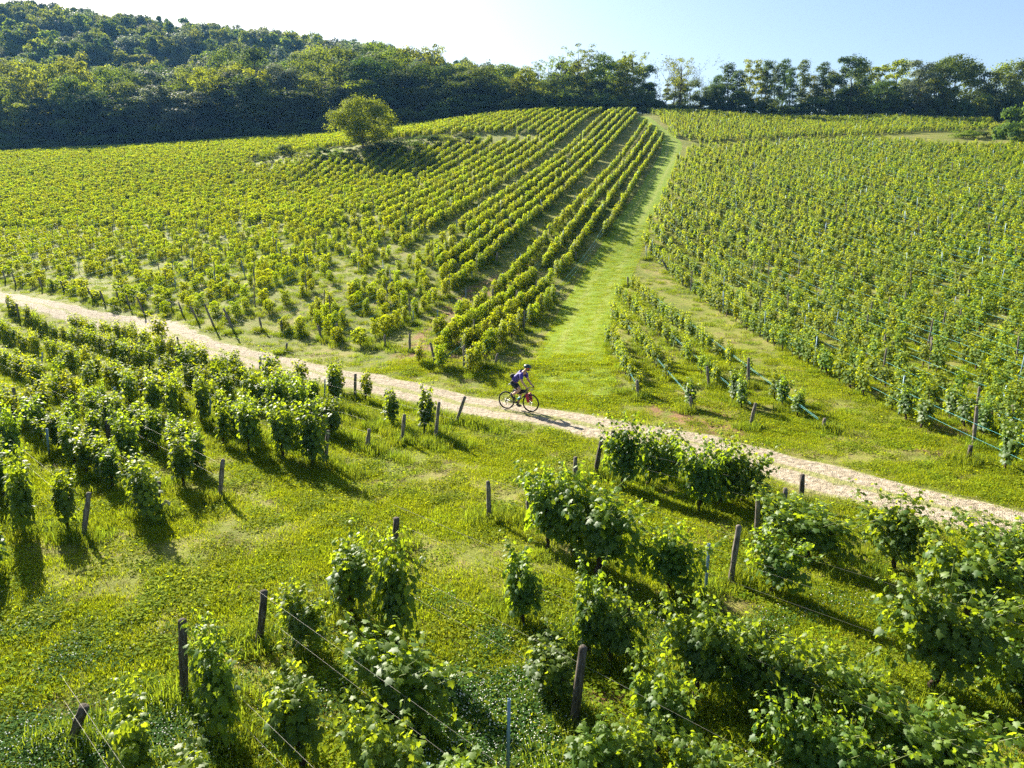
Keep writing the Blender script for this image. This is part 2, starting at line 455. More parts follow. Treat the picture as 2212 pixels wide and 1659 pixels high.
# ground sheet
def axis(segs):
    out = []
    for a, b, st in segs: out += list(np.arange(a, b, st))
    return np.array(out + [segs[-1][1]])
gx = axis([(-900, -400, 50), (-400, -150, 10), (-150, -50, 3), (-50, -16, 1.0), (-16, 18, 0.5), (18, 50, 1.0), (50, 150, 3), (150, 400, 10), (400, 900, 50)])
gy = axis([(-60, 0, 5), (0, 42, 0.5), (42, 80, 1.0), (80, 230, 2.5), (230, 640, 8), (640, 1400, 60)])
GX, GY = np.meshgrid(gx, gy)
GZ = Tz(GX, GY)
far_f = np.clip((np.hypot(GX, GY) - 640) / 500, 0, 1)
GZ = GZ * (1 - far_f) + far_f * -40.0
nx = len(gx); ny = len(gy)
i = np.arange(ny - 1)[:, None] * nx + np.arange(nx - 1)[None]
Q = np.stack([i, i + 1, i + nx + 1, i + nx], -1).reshape(-1, 4)
me = mesh_np('ground', np.column_stack([GX.ravel(), GY.ravel(), GZ.ravel()]), [Q], [M_GROUND], None, True)
gu, gv = project(GX, GY, GZ)
SOIL = [[(900, 720), (1010, 620), (1150, 560), (1100, 740), (1010, 800), (930, 800), (830, 780)], [(1380, 870), (1500, 840), (1640, 930), (1560, 960), (1400, 900)],
        [(1430, 1180), (1500, 1100), (1640, 1150), (1560, 1200)], [(1130, 1470), (1420, 1440), (1400, 1659), (880, 1659), (700, 1500)], [(1900, 930), (2212, 900), (2212, 1010), (2050, 1000)],
        ]
soil = np.zeros(GX.shape)
for s in SOIL: soil[in_poly(gu, gv, s) & (GY > 4)] = 0.8
a = me.attributes.new('soil', 'FLOAT', 'POINT'); a.data.foreach_set('value', soil.ravel().astype(np.float32))
tag(link('ground', me), 'green meadow slope rising to the wooded ridge', kind='structure')

# ------------------------------------------------------------------ scatter of small uncountable stuff with geometry nodes
def scatter(name, protos, P, rot, scl, label, seed=0, cat=None):
    """one object whose vertices each carry a copy of one of the prototype meshes"""
    n = len(P)
    me = bpy.data.meshes.new(name); me.vertices.add(n); me.vertices.foreach_set('co', np.asarray(P, np.float32).ravel())
    a = me.attributes.new('rot', 'FLOAT_VECTOR', 'POINT'); a.data.foreach_set('vector', np.asarray(rot, np.float32).ravel())
    scl = np.asarray(scl, np.float32)
    if scl.ndim == 1: scl = np.repeat(scl[:, None], 3, 1)
    a = me.attributes.new('scl', 'FLOAT_VECTOR', 'POINT'); a.data.foreach_set('vector', scl.ravel())
    a = me.attributes.new('pick', 'INT', 'POINT'); a.data.foreach_set('value', np.random.default_rng(seed).integers(0, len(protos), n).astype(np.int32))
    me.update()
    o = link(name, me)
    g = bpy.data.node_groups.new(name + '_scatter', 'GeometryNodeTree')
    g.interface.new_socket('Geometry', in_out='INPUT', socket_type='NodeSocketGeometry')
    g.interface.new_socket('Geometry', in_out='OUTPUT', socket_type='NodeSocketGeometry')
    gi = g.nodes.new('NodeGroupInput'); go = g.nodes.new('NodeGroupOutput')
    jn = g.nodes.new('GeometryNodeJoinGeometry')
    for p in protos:
        ob = bpy.data.objects.new(p.name, p)                # never linked to the scene: only its mesh is read
        oi = g.nodes.new('GeometryNodeObjectInfo'); oi.inputs['Object'].default_value = ob
        gt = g.nodes.new('GeometryNodeGeometryToInstance'); g.links.new(oi.outputs['Geometry'], gt.inputs[0]); g.links.new(gt.outputs[0], jn.inputs[0])
    ip = g.nodes.new('GeometryNodeInstanceOnPoints'); ip.inputs['Pick Instance'].default_value = True
    g.links.new(gi.outputs[0], ip.inputs['Points']); g.links.new(jn.outputs[0], ip.inputs['Instance'])
    def na(nm, typ):
        x = g.nodes.new('GeometryNodeInputNamedAttribute'); x.data_type = typ; x.inputs['Name'].default_value = nm
        return [s for s in x.outputs if s.enabled and s.name == 'Attribute'][0]
    er = g.nodes.new('FunctionNodeEulerToRotation')
    g.links.new(na('rot', 'FLOAT_VECTOR'), er.inputs[0]); g.links.new(er.outputs[0], ip.inputs['Rotation'])
    g.links.new(na('scl', 'FLOAT_VECTOR'), ip.inputs['Scale']); g.links.new(na('pick', 'INT'), ip.inputs['Instance Index'])
    g.links.new(ip.outputs[0], go.inputs[0])
    md = o.modifiers.new('scatter', 'NODES'); md.node_group = g
    tag(o, label, cat, kind='stuff')
    return o

def blade_patch(name, n, rad, h0, h1, wd, bend, m, seed, dry=0.0, droop=0.5):
    rg = np.random.default_rng(seed)
    r = rad * np.sqrt(rg.random(n)); t = rg.random(n) * 6.283
    B = np.column_stack([r * np.cos(t), r * np.sin(t), np.full(n, -0.01)])
    H = h0 + (h1 - h0) * rg.random(n) ** 1.5
    a = rg.random(n) * 6.283; dirn = np.column_stack([np.cos(a), np.sin(a), np.zeros(n)])
    side = np.column_stack([-np.sin(a), np.cos(a), np.zeros(n)]) * (wd / 2)
    up = np.array([0, 0, 1.0])
    m1 = B + up * H[:, None] * 0.55 + dirn * (H * bend * 0.25)[:, None]
    tp = B + up * (H * (1 - 0.25 * droop))[:, None] + dirn * (H * bend)[:, None]
    V = np.stack([B - side, B + side, m1 + side * .8, m1 - side * .8, tp], 1).reshape(-1, 3)
    k = np.arange(n)[:, None] * 5
    Q = k + np.array([0, 1, 2, 3]); T = k + np.array([3, 2, 4])
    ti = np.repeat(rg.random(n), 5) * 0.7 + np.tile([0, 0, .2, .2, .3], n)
    return mesh_np(name, V, [Q, T], [m], ti)

def yaw(n, rg, tilt=0.0):
    return np.column_stack([rg.normal(0, tilt, n), rg.normal(0, tilt, n), rg.random(n) * 6.283])

# ------------------------------------------------------------------ grape vines
VH, VW = 1.62, 0.86              # height and breadth of a prototype
def vine_parts(seed, nleaf=520, leaf=0.125, lod=0, slim=1.0, nc=None, hedge=False):
    rg = np.random.default_rng(seed)
    tr = Geo()
    lean = rg.normal(0, 0.05, 2)
    k = 7
    tp = np.array([[lean[0] * t + rg.normal(0, .012), lean[1] * t + rg.normal(0, .012), -0.08 + 0.52 * t] for t in np.linspace(0, 1, k)])
    rr = np.array([.055, .046, .04, .042, .038, .046, .05]) * (0.9 + 0.3 * rg.random(k))
    tr.tube(tp, rr, 7 if lod == 0 else 4)
    head = tp[-1]
    arms = []
    for sx in (-1, 1):
        L = 0.26 + 0.12 * rg.random(); p = [head - (0, 0, .05), head + (sx * L * .5, rg.normal(0, .03), .06), head + (sx * L, rg.normal(0, .05), .08 + .05 * rg.random())]
        tr.tube(p, [.034, .026, .018], 6 if lod == 0 else 3); arms.append(p)
    sh = Geo(); C = []; N = []; T = []; S = []; ti = []
    nc = nc or (10 if lod == 0 else 8)
    top = VH - head[2]
    per = nleaf * 0.72 / nc
    for c in range(nc):
        sx = -1 if c % 2 else 1; f = rg.random()
        st = head + (np.array(arms[c % 2][2]) - head) * f
        ln = top * (0.62 + 0.42 * rg.random())
        ox = (sx * (0.12 + 0.42 * rg.random()) + rg.normal(0, .08)) * slim; oy = rg.normal(0, .13)
        n = 9; tt = np.linspace(0, 1, n)
        droop = rg.random() ** 2 * 0.5
        pts = st + np.column_stack([ox * tt + 0.03 * np.sin(5 * tt + c), oy * tt * (1 + droop), ln * (tt - droop * 0.45 * tt ** 3)])
        if lod == 0 or c % 3 == 0: sh.tube(pts, np.linspace(.008, .003, n), 4, False)
        m = int(per * (0.7 + 0.6 * rg.random()))
        q = rg.random(m) ** 0.85
        base = np.column_stack([np.interp(q, tt, pts[:, j]) for j in range(3)])
        az = rg.random(m) * 6.283; d = np.column_stack([np.cos(az), np.sin(az), rg.normal(0.1, .35, m)])
        pet = (0.04 + 0.12 * rg.random(m)) * (1.15 - 0.6 * q)
        C.append(base + d * pet[:, None]); out = d
        N.append(d * [.55, .55, .2] + np.array([0, 0, 0.75]) + rg.normal(0, .32, (m, 3)))
        T.append(d * [.8, .8, .2] + np.array([0, 0, -0.55]) + rg.normal(0, .3, (m, 3)))
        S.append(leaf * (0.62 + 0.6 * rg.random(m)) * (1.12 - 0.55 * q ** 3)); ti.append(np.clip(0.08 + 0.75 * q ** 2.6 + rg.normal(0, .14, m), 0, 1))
    if hedge:                                              # clipped to a narrow upright panel
        C, N, T, S, ti = [], [], [], [], []; m = int(nleaf * .85)
        cx = rg.uniform(-.46, .46, m); cy = rg.normal(0, .15, m).clip(-.26, .26); cz = .42 + (VH - .50) * rg.random(m)
        cy *= 1 - .35 * (cz > VH - .35); cz += .10 * np.sin(cx * 7 + seed) * (cz > 1.1)
        C.append(np.column_stack([cx, cy, cz])); d = unit(np.column_stack([rg.normal(0, .5, m), np.sign(cy) * 1.0, rg.normal(.2, .3, m)]))
        N.append(d * .9 + [0, 0, .45] + rg.normal(0, .25, (m, 3))); T.append(np.array([0, 0, -1.0]) + rg.normal(0, .45, (m, 3))); S.append(leaf * rg.uniform(.6, 1.25, m))
        ti.append(np.clip(.0 + .95 * ((cz - .4) / (VH - .4)) ** 2.8 + rg.normal(0, .15, m), 0, 1))  # leaves pale steeply upwards: sunlit tops and dark sides painted into the tint
    m = int(nleaf * (0.15 if hedge else 0.30))                                   # laterals filling the fruiting zone
    az = rg.random(m) * 6.283; r = rg.random(m) ** .6
    cc = np.column_stack([np.cos(az) * r * .42 * slim, np.sin(az) * r * .26, head[2] - 0.14 + (0.02 + 0.66 * rg.random(m) ** .9) * top * 0.95])
    C.append(cc + [head[0], head[1], 0]); d = unit(np.column_stack([np.cos(az), np.sin(az), np.zeros(m)]))
    N.append(d * .9 + np.array([0, 0, .5]) + rg.normal(0, .3, (m, 3))); T.append(d * .3 + np.array([0, 0, -1.0]) + rg.normal(0, .3, (m, 3)))
    S.append(leaf * (0.75 + 0.55 * rg.random(m))); ti.append(np.clip(rg.normal(.18, .15, m), 0, 1))
    C, N, T, S, ti = [np.concatenate(a) for a in (C, N, T, S, ti)]
    if lod == 0: V, F, K = cards(C, N, T, S, LOBE, LOBE_F)
    else: V, F, K = cards(C, N, T, S * 1.05, FOLD, FOLD_F)
    lm = M_VLEAF if lod == 0 else M_VFAR
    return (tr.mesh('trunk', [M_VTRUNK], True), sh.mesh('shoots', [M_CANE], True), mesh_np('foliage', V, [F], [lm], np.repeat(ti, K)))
NEARV = [vine_parts(100 + i, (640, 480, 980)[i % 3], 0.112, 0, (1.0, 0.7, 1.9)[i % 3], (12, 9, 19)[i % 3]) for i in range(12)]
MIDV = [vine_parts(200 + i, 360, 0.125, 1, (1.0, 1.2)[i % 2]) for i in range(6)]
HEDV = [vine_parts(220 + i, 720, 0.105, 1, 1.0, hedge=True) for i in range(6)]
def joined(parts, name):
    """trunk and leaves of a far vine in one mesh, for the uncountable rest of the fields"""
    V = []; F4 = []; F3 = []; n = 0; ti = []; m4 = []; m3 = []
    for k, me in enumerate((parts[0], parts[2])):
        co = np.empty(len(me.vertices) * 3, np.float32); me.vertices.foreach_get('co', co)
        a = np.empty(len(me.vertices), np.float32); me.attributes['tint'].data.foreach_get('value', a)
        for p in me.polygons:
            v = [x + n for x in p.vertices]
            (F4 if len(v) == 4 else F3).append(v); (m4 if len(v) == 4 else m3).append(k)
        V.append(co.reshape(-1, 3)); ti.append(a); n += len(me.vertices)
    return mesh_np(name, np.concatenate(V), [np.array(F4), np.array(F3)], [M_VTRUNK, M_VFAR], np.concatenate(ti), False, m4 + m3)
FARV = [joined(vine_parts(300 + i, 190, 0.17, 1, 1.15), 'field_vine') for i in range(7)]
FARH = [joined(vine_parts(320 + i, 340, 0.145, 1, 1.0, hedge=True), 'field_vine') for i in range(7)]

ROW_AB = math.atan2(-0.695, 0.72)          # heading of the rows below the path (x axis of a vine lies along the row)
RD = np.array([0.72, -0.695]); RN = np.array([0.695, 0.72])
AZ_C = R(16); AZ_E = R(-2)
VINES = []      # (x, y, height, width, yaw, block, row, order key)

# vines one can pick out below the path: base u, base v, crown left u, crown right u, crown top v
HAND_A = [(655, 1662, 592, 716, 1440), (485, 1588, 440, 590, 1345), (280, 1690, 212, 372, 1482), (845, 1558, 715, 1020, 1370), (755, 1335, 680, 790, 1155), (860, 1395, 800, 922, 1160),
          (640, 1400, 578, 700, 1262), (840, 1745, 745, 930, 1515), (430, 1800, 360, 500, 1625), (1010, 1830, 940, 1080, 1620), (1128, 1350, 1080, 1168, 1172), (1290, 1240, 1215, 1400, 1040), (1180, 1190, 1140, 1260, 1008),
          (1240, 1200, 1180, 1330, 1000), (1270, 1420, 1215, 1300, 1220), (1315, 1440, 1240, 1375, 1260), (1190, 1520, 1150, 1262, 1385), (1446, 1275, 1392, 1520, 1125), (1663, 1280, 1622, 1745, 1145),
          (1740, 1210, 1655, 1832, 1080), (1695, 1165, 1640, 1760, 1062), (1931, 1230, 1860, 1995, 1065), (2006, 1490, 1905, 2112, 1240), (2080, 1350, 1975, 2160, 1130), (2165, 1300, 2090, 2240, 1125),
          (2200, 1235, 2120, 2290, 1150), (2200, 1530, 2140, 2290, 1380), (1500, 1505, 1394, 1545, 1280), (1590, 1530, 1515, 1670, 1325), (1700, 1580, 1640, 1790, 1370), (1800, 1590, 1740, 1880, 1400),
          (1418, 1640, 1355, 1500, 1425), (1306, 1720, 1262, 1350, 1548), (1390, 1760, 1340, 1420, 1570), (1700, 1700, 1632, 1790, 1510), (1800, 1740, 1730, 1880, 1545), (1985, 1715, 1870, 2105, 1500),
          (1345, 1055, 1300, 1400, 900), (1395, 1050, 1345, 1440, 925), (1450, 1045, 1430, 1496, 928), (1508, 1110, 1470, 1565, 950), (1555, 1085, 1520, 1640, 940), (1600, 1085, 1560, 1650, 965),
          (2290, 1420, 2215, 2380, 1230), (1530, 1790, 1450, 1620, 1600), (2130, 1840, 2040, 2230, 1640), (1640, 1900, 1540, 1740, 1690), (1150, 1900, 1080, 1230, 1700), (640, 1920, 560, 720, 1700)]
HAND_B = [(587, 838, 562, 618, 748), (650, 842, 635, 670, 765), (728, 885, 708, 752, 772), (790, 868, 775, 806, 795), (850, 925, 832, 868, 835), (915, 938, 892, 938, 828),
          (537, 978, 505, 600, 850), (607, 995, 555, 660, 840), (680, 1008, 620, 718, 870), (397, 1050, 362, 430, 925), (482, 962, 465, 500, 855), (430, 918, 398, 462, 770), (280, 872, 238, 310, 785),
          (330, 905, 296, 350, 800), (370, 915, 335, 400, 790), (190, 848, 165, 232, 775), (140, 845, 118, 170, 765), (157, 952, 136, 182, 855), (205, 968, 188, 235, 880),
          (270, 1005, 225, 318, 885), (325, 1118, 232, 350, 985), (50, 1150, 8, 122, 960), (150, 1150, 112, 175, 1010), (20, 1010, -25, 60, 870), (95, 900, 60, 125, 810),
          (540, 880, 505, 575, 775), (600, 905, 570, 640, 800), (640, 920, 615, 690, 810), (480, 850, 452, 500, 755), (410, 830, 380, 440, 735), (350, 745, 330, 375, 665), (-20, 1240, -70, 28, 1090), (-60, 1130, -120, 0, 985)]
for k, L in enumerate((HAND_A, HAND_B)):
    for (u, v, u0, u1, vt) in L:
        B = at(u, v); h, _ = height_to(B, (u0 + u1) / 2, vt)
        wdt = (u1 - u0) * math.hypot(B[1], CH) / FP
        VINES.append((B[0], B[1], float(np.clip(h * 1.05, 1.15, 2.1)), float(np.clip(wdt * 1.15, 0.6, 2.1)), ROW_AB, 'AB'[k], 0))
hand_xy = np.array([(a[0], a[1]) for a in VINES])
# the rest of the rows behind the cyclist, thinning towards the clearing
for j, c in enumerate([16.2, 14.4, 12.6, 10.4, 7.8, 5.6, 3.4, 1.2, -1.0, -3.0]):
    t_end = [-14.5, -15.5, -15.5, -15, -19.0, -19.5, -18.5, -17, -17, -16][j]
    t = t_end
    while t > -66:
        t -= 1.02 + RNG.normal(0, .06)
        x, y = RD * t + RN * (c + RNG.normal(0, .05))
        if y < 5 or RNG.random() < 0.10: continue
        u, v = project(x, y, 0.0)
        if u < -260 or u > 730: continue
        if ((hand_xy - (x, y)) ** 2).sum(1).min() < 0.75: continue
        if near_dist([(x, y)], PATH_C)[0][0] < 2.0: continue
        VINES.append((x, y, RNG.uniform(1.35, 1.7), RNG.uniform(.75, 1.1), ROW_AB, 'B', j + 1))
# rows ahead of the cyclist beyond those listed, out to the edge of the frame
for j, c in enumerate([16.6, 15.0, 12.9, 11.0, 9.0, 7.2, 5.2, 3.6]):
    t = -2.0 + j * 0.4
    while t < 22:
        t += 1.05 + RNG.normal(0, .06)
        x, y = RD * t + RN * (c + RNG.normal(0, .05))
        if y < 3.5 or RNG.random() < 0.12: continue
        u, v = project(x, y, 0.0)
        if not (u > 2150 and u < 2900): continue
        if ((hand_xy - (x, y)) ** 2).sum(1).min() < 0.8: continue
        VINES.append((x, y, RNG.uniform(1.35, 1.75), RNG.uniform(.9, 1.3), ROW_AB, 'A', j + 1))

# hillside block with the lone tree
POLY_C = [(1096, 800), (1000, 806), (930, 798), (880, 776), (740, 746), (600, 724), (500, 718), (430, 705), (300, 685), (200, 656), (80, 626), (-80, 600), (-400, 560),
          (-500, 345), (0, 334), (250, 322), (500, 308), (690, 296), (850, 270), (1120, 240), (1330, 236), (1372, 240), (1374, 250), (1402, 272), (1432, 302), (1402, 365), (1345, 450), (1275, 560), (1200, 650), (1150, 735)]
POLY_GAP = [(530, 352), (700, 325), (850, 302), (1050, 290), (1165, 292), (1165, 303), (1050, 309), (850, 330), (770, 345), (690, 348), (560, 366)]
SPC = 1.55
def field(block, az, p_list, y0, y1, poly, gap, step, miss, hm):
    dx, dy = math.sin(az), math.cos(az); px_, py_ = math.cos(az), -math.sin(az)
    for j, p in enumerate(p_list):
        n = int((y1 - y0) / step); t = np.arange(n) * step + RNG.normal(0, .07, n)
        s = (y0 + t) / dy
        pp = p + RNG.normal(0, .04, n) + 0.12 * np.sin(s * .09 + j)
        s = s - (pp * py_) / dy
        X = px_ * pp + dx * s; Y = py_ * pp + dy * s
        Z = Tz(X, Y); U, Vv = project(X, Y, Z)
        ok = in_poly(U, Vv, poly) & (Y > 15)
        for g in gap: ok &= ~in_poly(U, Vv, g)
        run = RNG.random(n) < miss(U, Vv) if callable(miss) else RNG.random(n) < miss
        ok &= ~run
        for a in np.where(ok)[0]:
            sm = .84 if (block == 'C' and Vv[a] > 500 and U[a] < 950) else 1.0
            VINES.append((X[a], Y[a], sm * hm * RNG.uniform(.86, 1.12), sm * sm * RNG.uniform(.88, 1.2), math.pi / 2 - az, block, j + 1))
pl = []; p = -9.35; k = 0
while p > -260:
    pl.append(p); k += 1
    p -= 3.3 if k in (5, 10) else 2.6 if k in (16, 22, 29) else (SPC if p > -26 else 1.9)
missC = lambda U, V: np.where((V > 560) & (U < 950), 0.42, np.where((V > 470) & (U < 1000), 0.24, np.where(V > 450, .12, 0.05)))
field('C', AZ_C, pl, 28, 215, POLY_C, [POLY_GAP], 0.98, missC, 1.34)
# short-row plot at the fork of the grass track
for j, (a0, a1, n) in enumerate([((1313, 735), (1374, 852), 9), ((1330, 692), (1492, 882), 17), ((1336, 642), (1600, 880), 20), ((1362, 618), (1745, 915), 22)]):
    A = at(*a0)[:2]; B = at(*a1)[:2]; L = np.linalg.norm(B - A); n = int(L / 0.98)
    for q in range(n + 1):
        if RNG.random() < (0.05 if q < n * .55 else 0.34): continue
        x, y = A + (B - A) * (q + RNG.normal(0, .06)) / n
        VINES.append((x, y, RNG.uniform(1.15, 1.45), RNG.uniform(.75, 1.0), math.pi / 2 - AZ_E, 'D', j + 1))
POLY_E = [(1386, 572), (1388, 520), (1408, 470), (1440, 415), (1456, 372), (1468, 338), (1500, 322), (1650, 314), (1880, 304), (2030, 318), (2212, 322), (2800, 350), (3100, 1200), (2420, 1085), (2240, 1035), (2086, 990), (1900, 885), (1776, 812), (1580, 695), (1440, 612)]
POLY_E2 = [(1398, 246), (1420, 252), (1442, 284), (1462, 300), (1520, 312), (1650, 303), (1880, 294), (2000, 286), (2130, 284), (2145, 266), (2000, 262), (1800, 252), (1600, 244), (1400, 238)]
pl = list(np.arange(14.95, 160, 1.62))
field('E', AZ_E, pl, 12, 200, POLY_E, [], 0.98, lambda U, V: np.where(V > 560, .16, .09), 1.42)
field('F', AZ_E, list(np.arange(25, 150, 1.62)), 100, 215, POLY_E2, [], 0.98, 0.05, 1.40)

VA = np.array([(a[0], a[1], a[2]) for a in VINES]); VZ = Tz(VA[:, 0], VA[:, 1])
VU, VV = project(VA[:, 0], VA[:, 1], VZ); VU2, VV2 = project(VA[:, 0], VA[:, 1], VZ + VA[:, 2])
dist = np.sqrt(VA[:, 0] ** 2 + VA[:, 1] ** 2 + (VZ - CH) ** 2)
inview = (VU > -60) & (VU < 2270) & (VV2 < 1655) & (VV > -20)
size = np.where(inview, VA[:, 2] / dist, 0)
order = np.argsort(-size)
near_set = set(int(a) for a in order[:300] if size[a] > 0)
print('vines', len(VINES), 'near distance', dist[order[299]])

TROW = {}
def copy_vine(protos, idx, loc, rot, scale, label):
    r = bpy.data.objects.new('grape_vine', None); COL.objects.link(r)
    r.location = loc; r.rotation_euler = rot; r.scale = scale
    tag(r, label, 'grape vine', 'grape vines')
    for nm, me in zip(('trunk', 'shoots', 'foliage'), protos[idx]):
        link(nm, me, r)
    return r
BLK = {'A': 'row ahead of the cyclist', 'B': 'row behind the cyclist', 'C': 'row of lone-tree hillside', 'D': 'row of short fork plot', 'E': 'row of hillside beyond track'}
ANCH = {'A': 'clearing', 'B': 'clearing', 'C': 'path', 'D': 'path', 'E': 'path'}
rows = {}
for i in near_set:
    x, y, h, wd, yw, b, j = VINES[i]
    if b in 'AB': row = int(round((17.0 - (x * RN[0] + y * RN[1])) / 1.75)); key = (x * RD[0] + y * RD[1]) * (1 if b == 'A' else -1)
    else: row = j - 1; key = y
    rows.setdefault((b, row), []).append((key, i))
bmin = {}
for (b, r_) in rows: bmin[b] = min(bmin.get(b, 999), r_)
LOOK = ['bushy', 'slim', 'wide leafy']
for (b, r_), L in sorted(rows.items()):
    for q, (key, i) in enumerate(sorted(L)):
        x, y, h, wd, yw, b, j = VINES[i]
        near = dist[i] < 30
        protos = NEARV if near else HEDV if b == 'C' else MIDV
        pi_ = (i * 7) % len(protos)
        if near: pi_ = (i % 4) * 3 + (2 if wd > 1.12 else 1 if wd < .72 else 0)
        look = LOOK[pi_ % 3] if near else ('leafy', 'bushy')[pi_ % 2]
        lab = f"{look} grape vine, {nth(q + 1)} from the {ANCH[b]}, {nth(r_ - bmin[b] + 1)} {BLK[b]}"
        sx = wd / (((.95, .72, 1.5)[pi_ % 3]) if near else VW * .95); sz = h / VH
        copy_vine(protos, pi_, (x, y, VZ[i] - 0.02), (RNG.normal(0, .05), RNG.normal(0, .05), yw + RNG.normal(0, .15) + (math.pi if i % 2 else 0)), (sx, (.78 if b == 'C' else .72 if b in 'DE' else min(max(sx, .8), 1.15)), sz), lab)
rest = [i for i in range(len(VINES)) if i not in near_set]
sel_mid = [i for i in rest if dist[i] < 62]; sel_far = [i for i in rest if dist[i] >= 62]
MIDJ = [joined(p, 'field_vine') for p in MIDV]
def vine_mass(name, sel, protos, label, seed):
    n = len(sel); rg = np.random.default_rng(seed)
    P = np.column_stack([VA[sel, 0], VA[sel, 1], VZ[sel] - 0.03])
    yw = np.array([VINES[i][4] for i in sel]) + rg.normal(0, .15, n) + (rg.random(n) < .5) * math.pi
    rot = np.column_stack([rg.normal(0, .05, n), rg.normal(0, .05, n), yw])
    wd = np.array([VINES[i][3] for i in sel]); h = np.array([VINES[i][2] for i in sel])
    scatter(name, protos, P, rot, np.column_stack([wd / VW * (1.05 if 'clipped' in name else 1.05), wd / VW * (.66 if 'clipped' in name else .74), h / VH]), label, seed, 'vineyard')
isC = lambda i: VINES[i][5] == 'C'
HEDJ = [joined(p, 'field_vine') for p in HEDV]
vine_mass('clipped_vines', [i for i in sel_mid if isC(i)], HEDJ, 'narrow clipped vines in the middle of the lone-tree hillside', 13)
vine_mass('vineyard_vines', [i for i in sel_mid if not isC(i)], MIDJ, 'leafy loose vines filling the slope beyond the grass track', 11)
vine_mass('distant_clipped_vines', [i for i in sel_far if isC(i)], FARH, 'yellow-green distant vine rows running up to the dark wood', 12)
vine_mass('distant_vines', [i for i in sel_far if not isC(i)], FARV, 'distant vines covering the hillside up to the ridge trees', 14)

# ------------------------------------------------------------------ posts (top u, v, base u, v, kind)
def post_mesh(h, r, seed, m, kind):
    rg = np.random.default_rng(seed); g = Geo()
    if kind == 'm':
        for (cx, cy, sx, sy) in ((0, 0, .055, .006), (-.0245, .022, .006, .038), (.0245, .022, .006, .038)):
            g.box((cx, cy, h / 2 - .1), (sx, sy, h + .2))
        return g.mesh('steel_post', [m])
    n = 7; z = np.concatenate([np.linspace(-.25, h - .02, n), [h]])
    bx = rg.normal(0, r * .12, n + 1).cumsum() * .35; by = rg.normal(0, r * .12, n + 1).cumsum() * .35
    rr = r * (1.08 - .12 * np.linspace(0, 1, n + 1)) * (1 + rg.normal(0, .05, n + 1)); rr[-1] *= .55
    V, Qd, Tr = tube(np.column_stack([bx, by, z]), rr, 8)
    V = V + rg.normal(0, r * .06, V.shape) * [1, 1, .3]
    g.add(V, Qd, Tr)
    return g.mesh('wooden_post', [m], False)
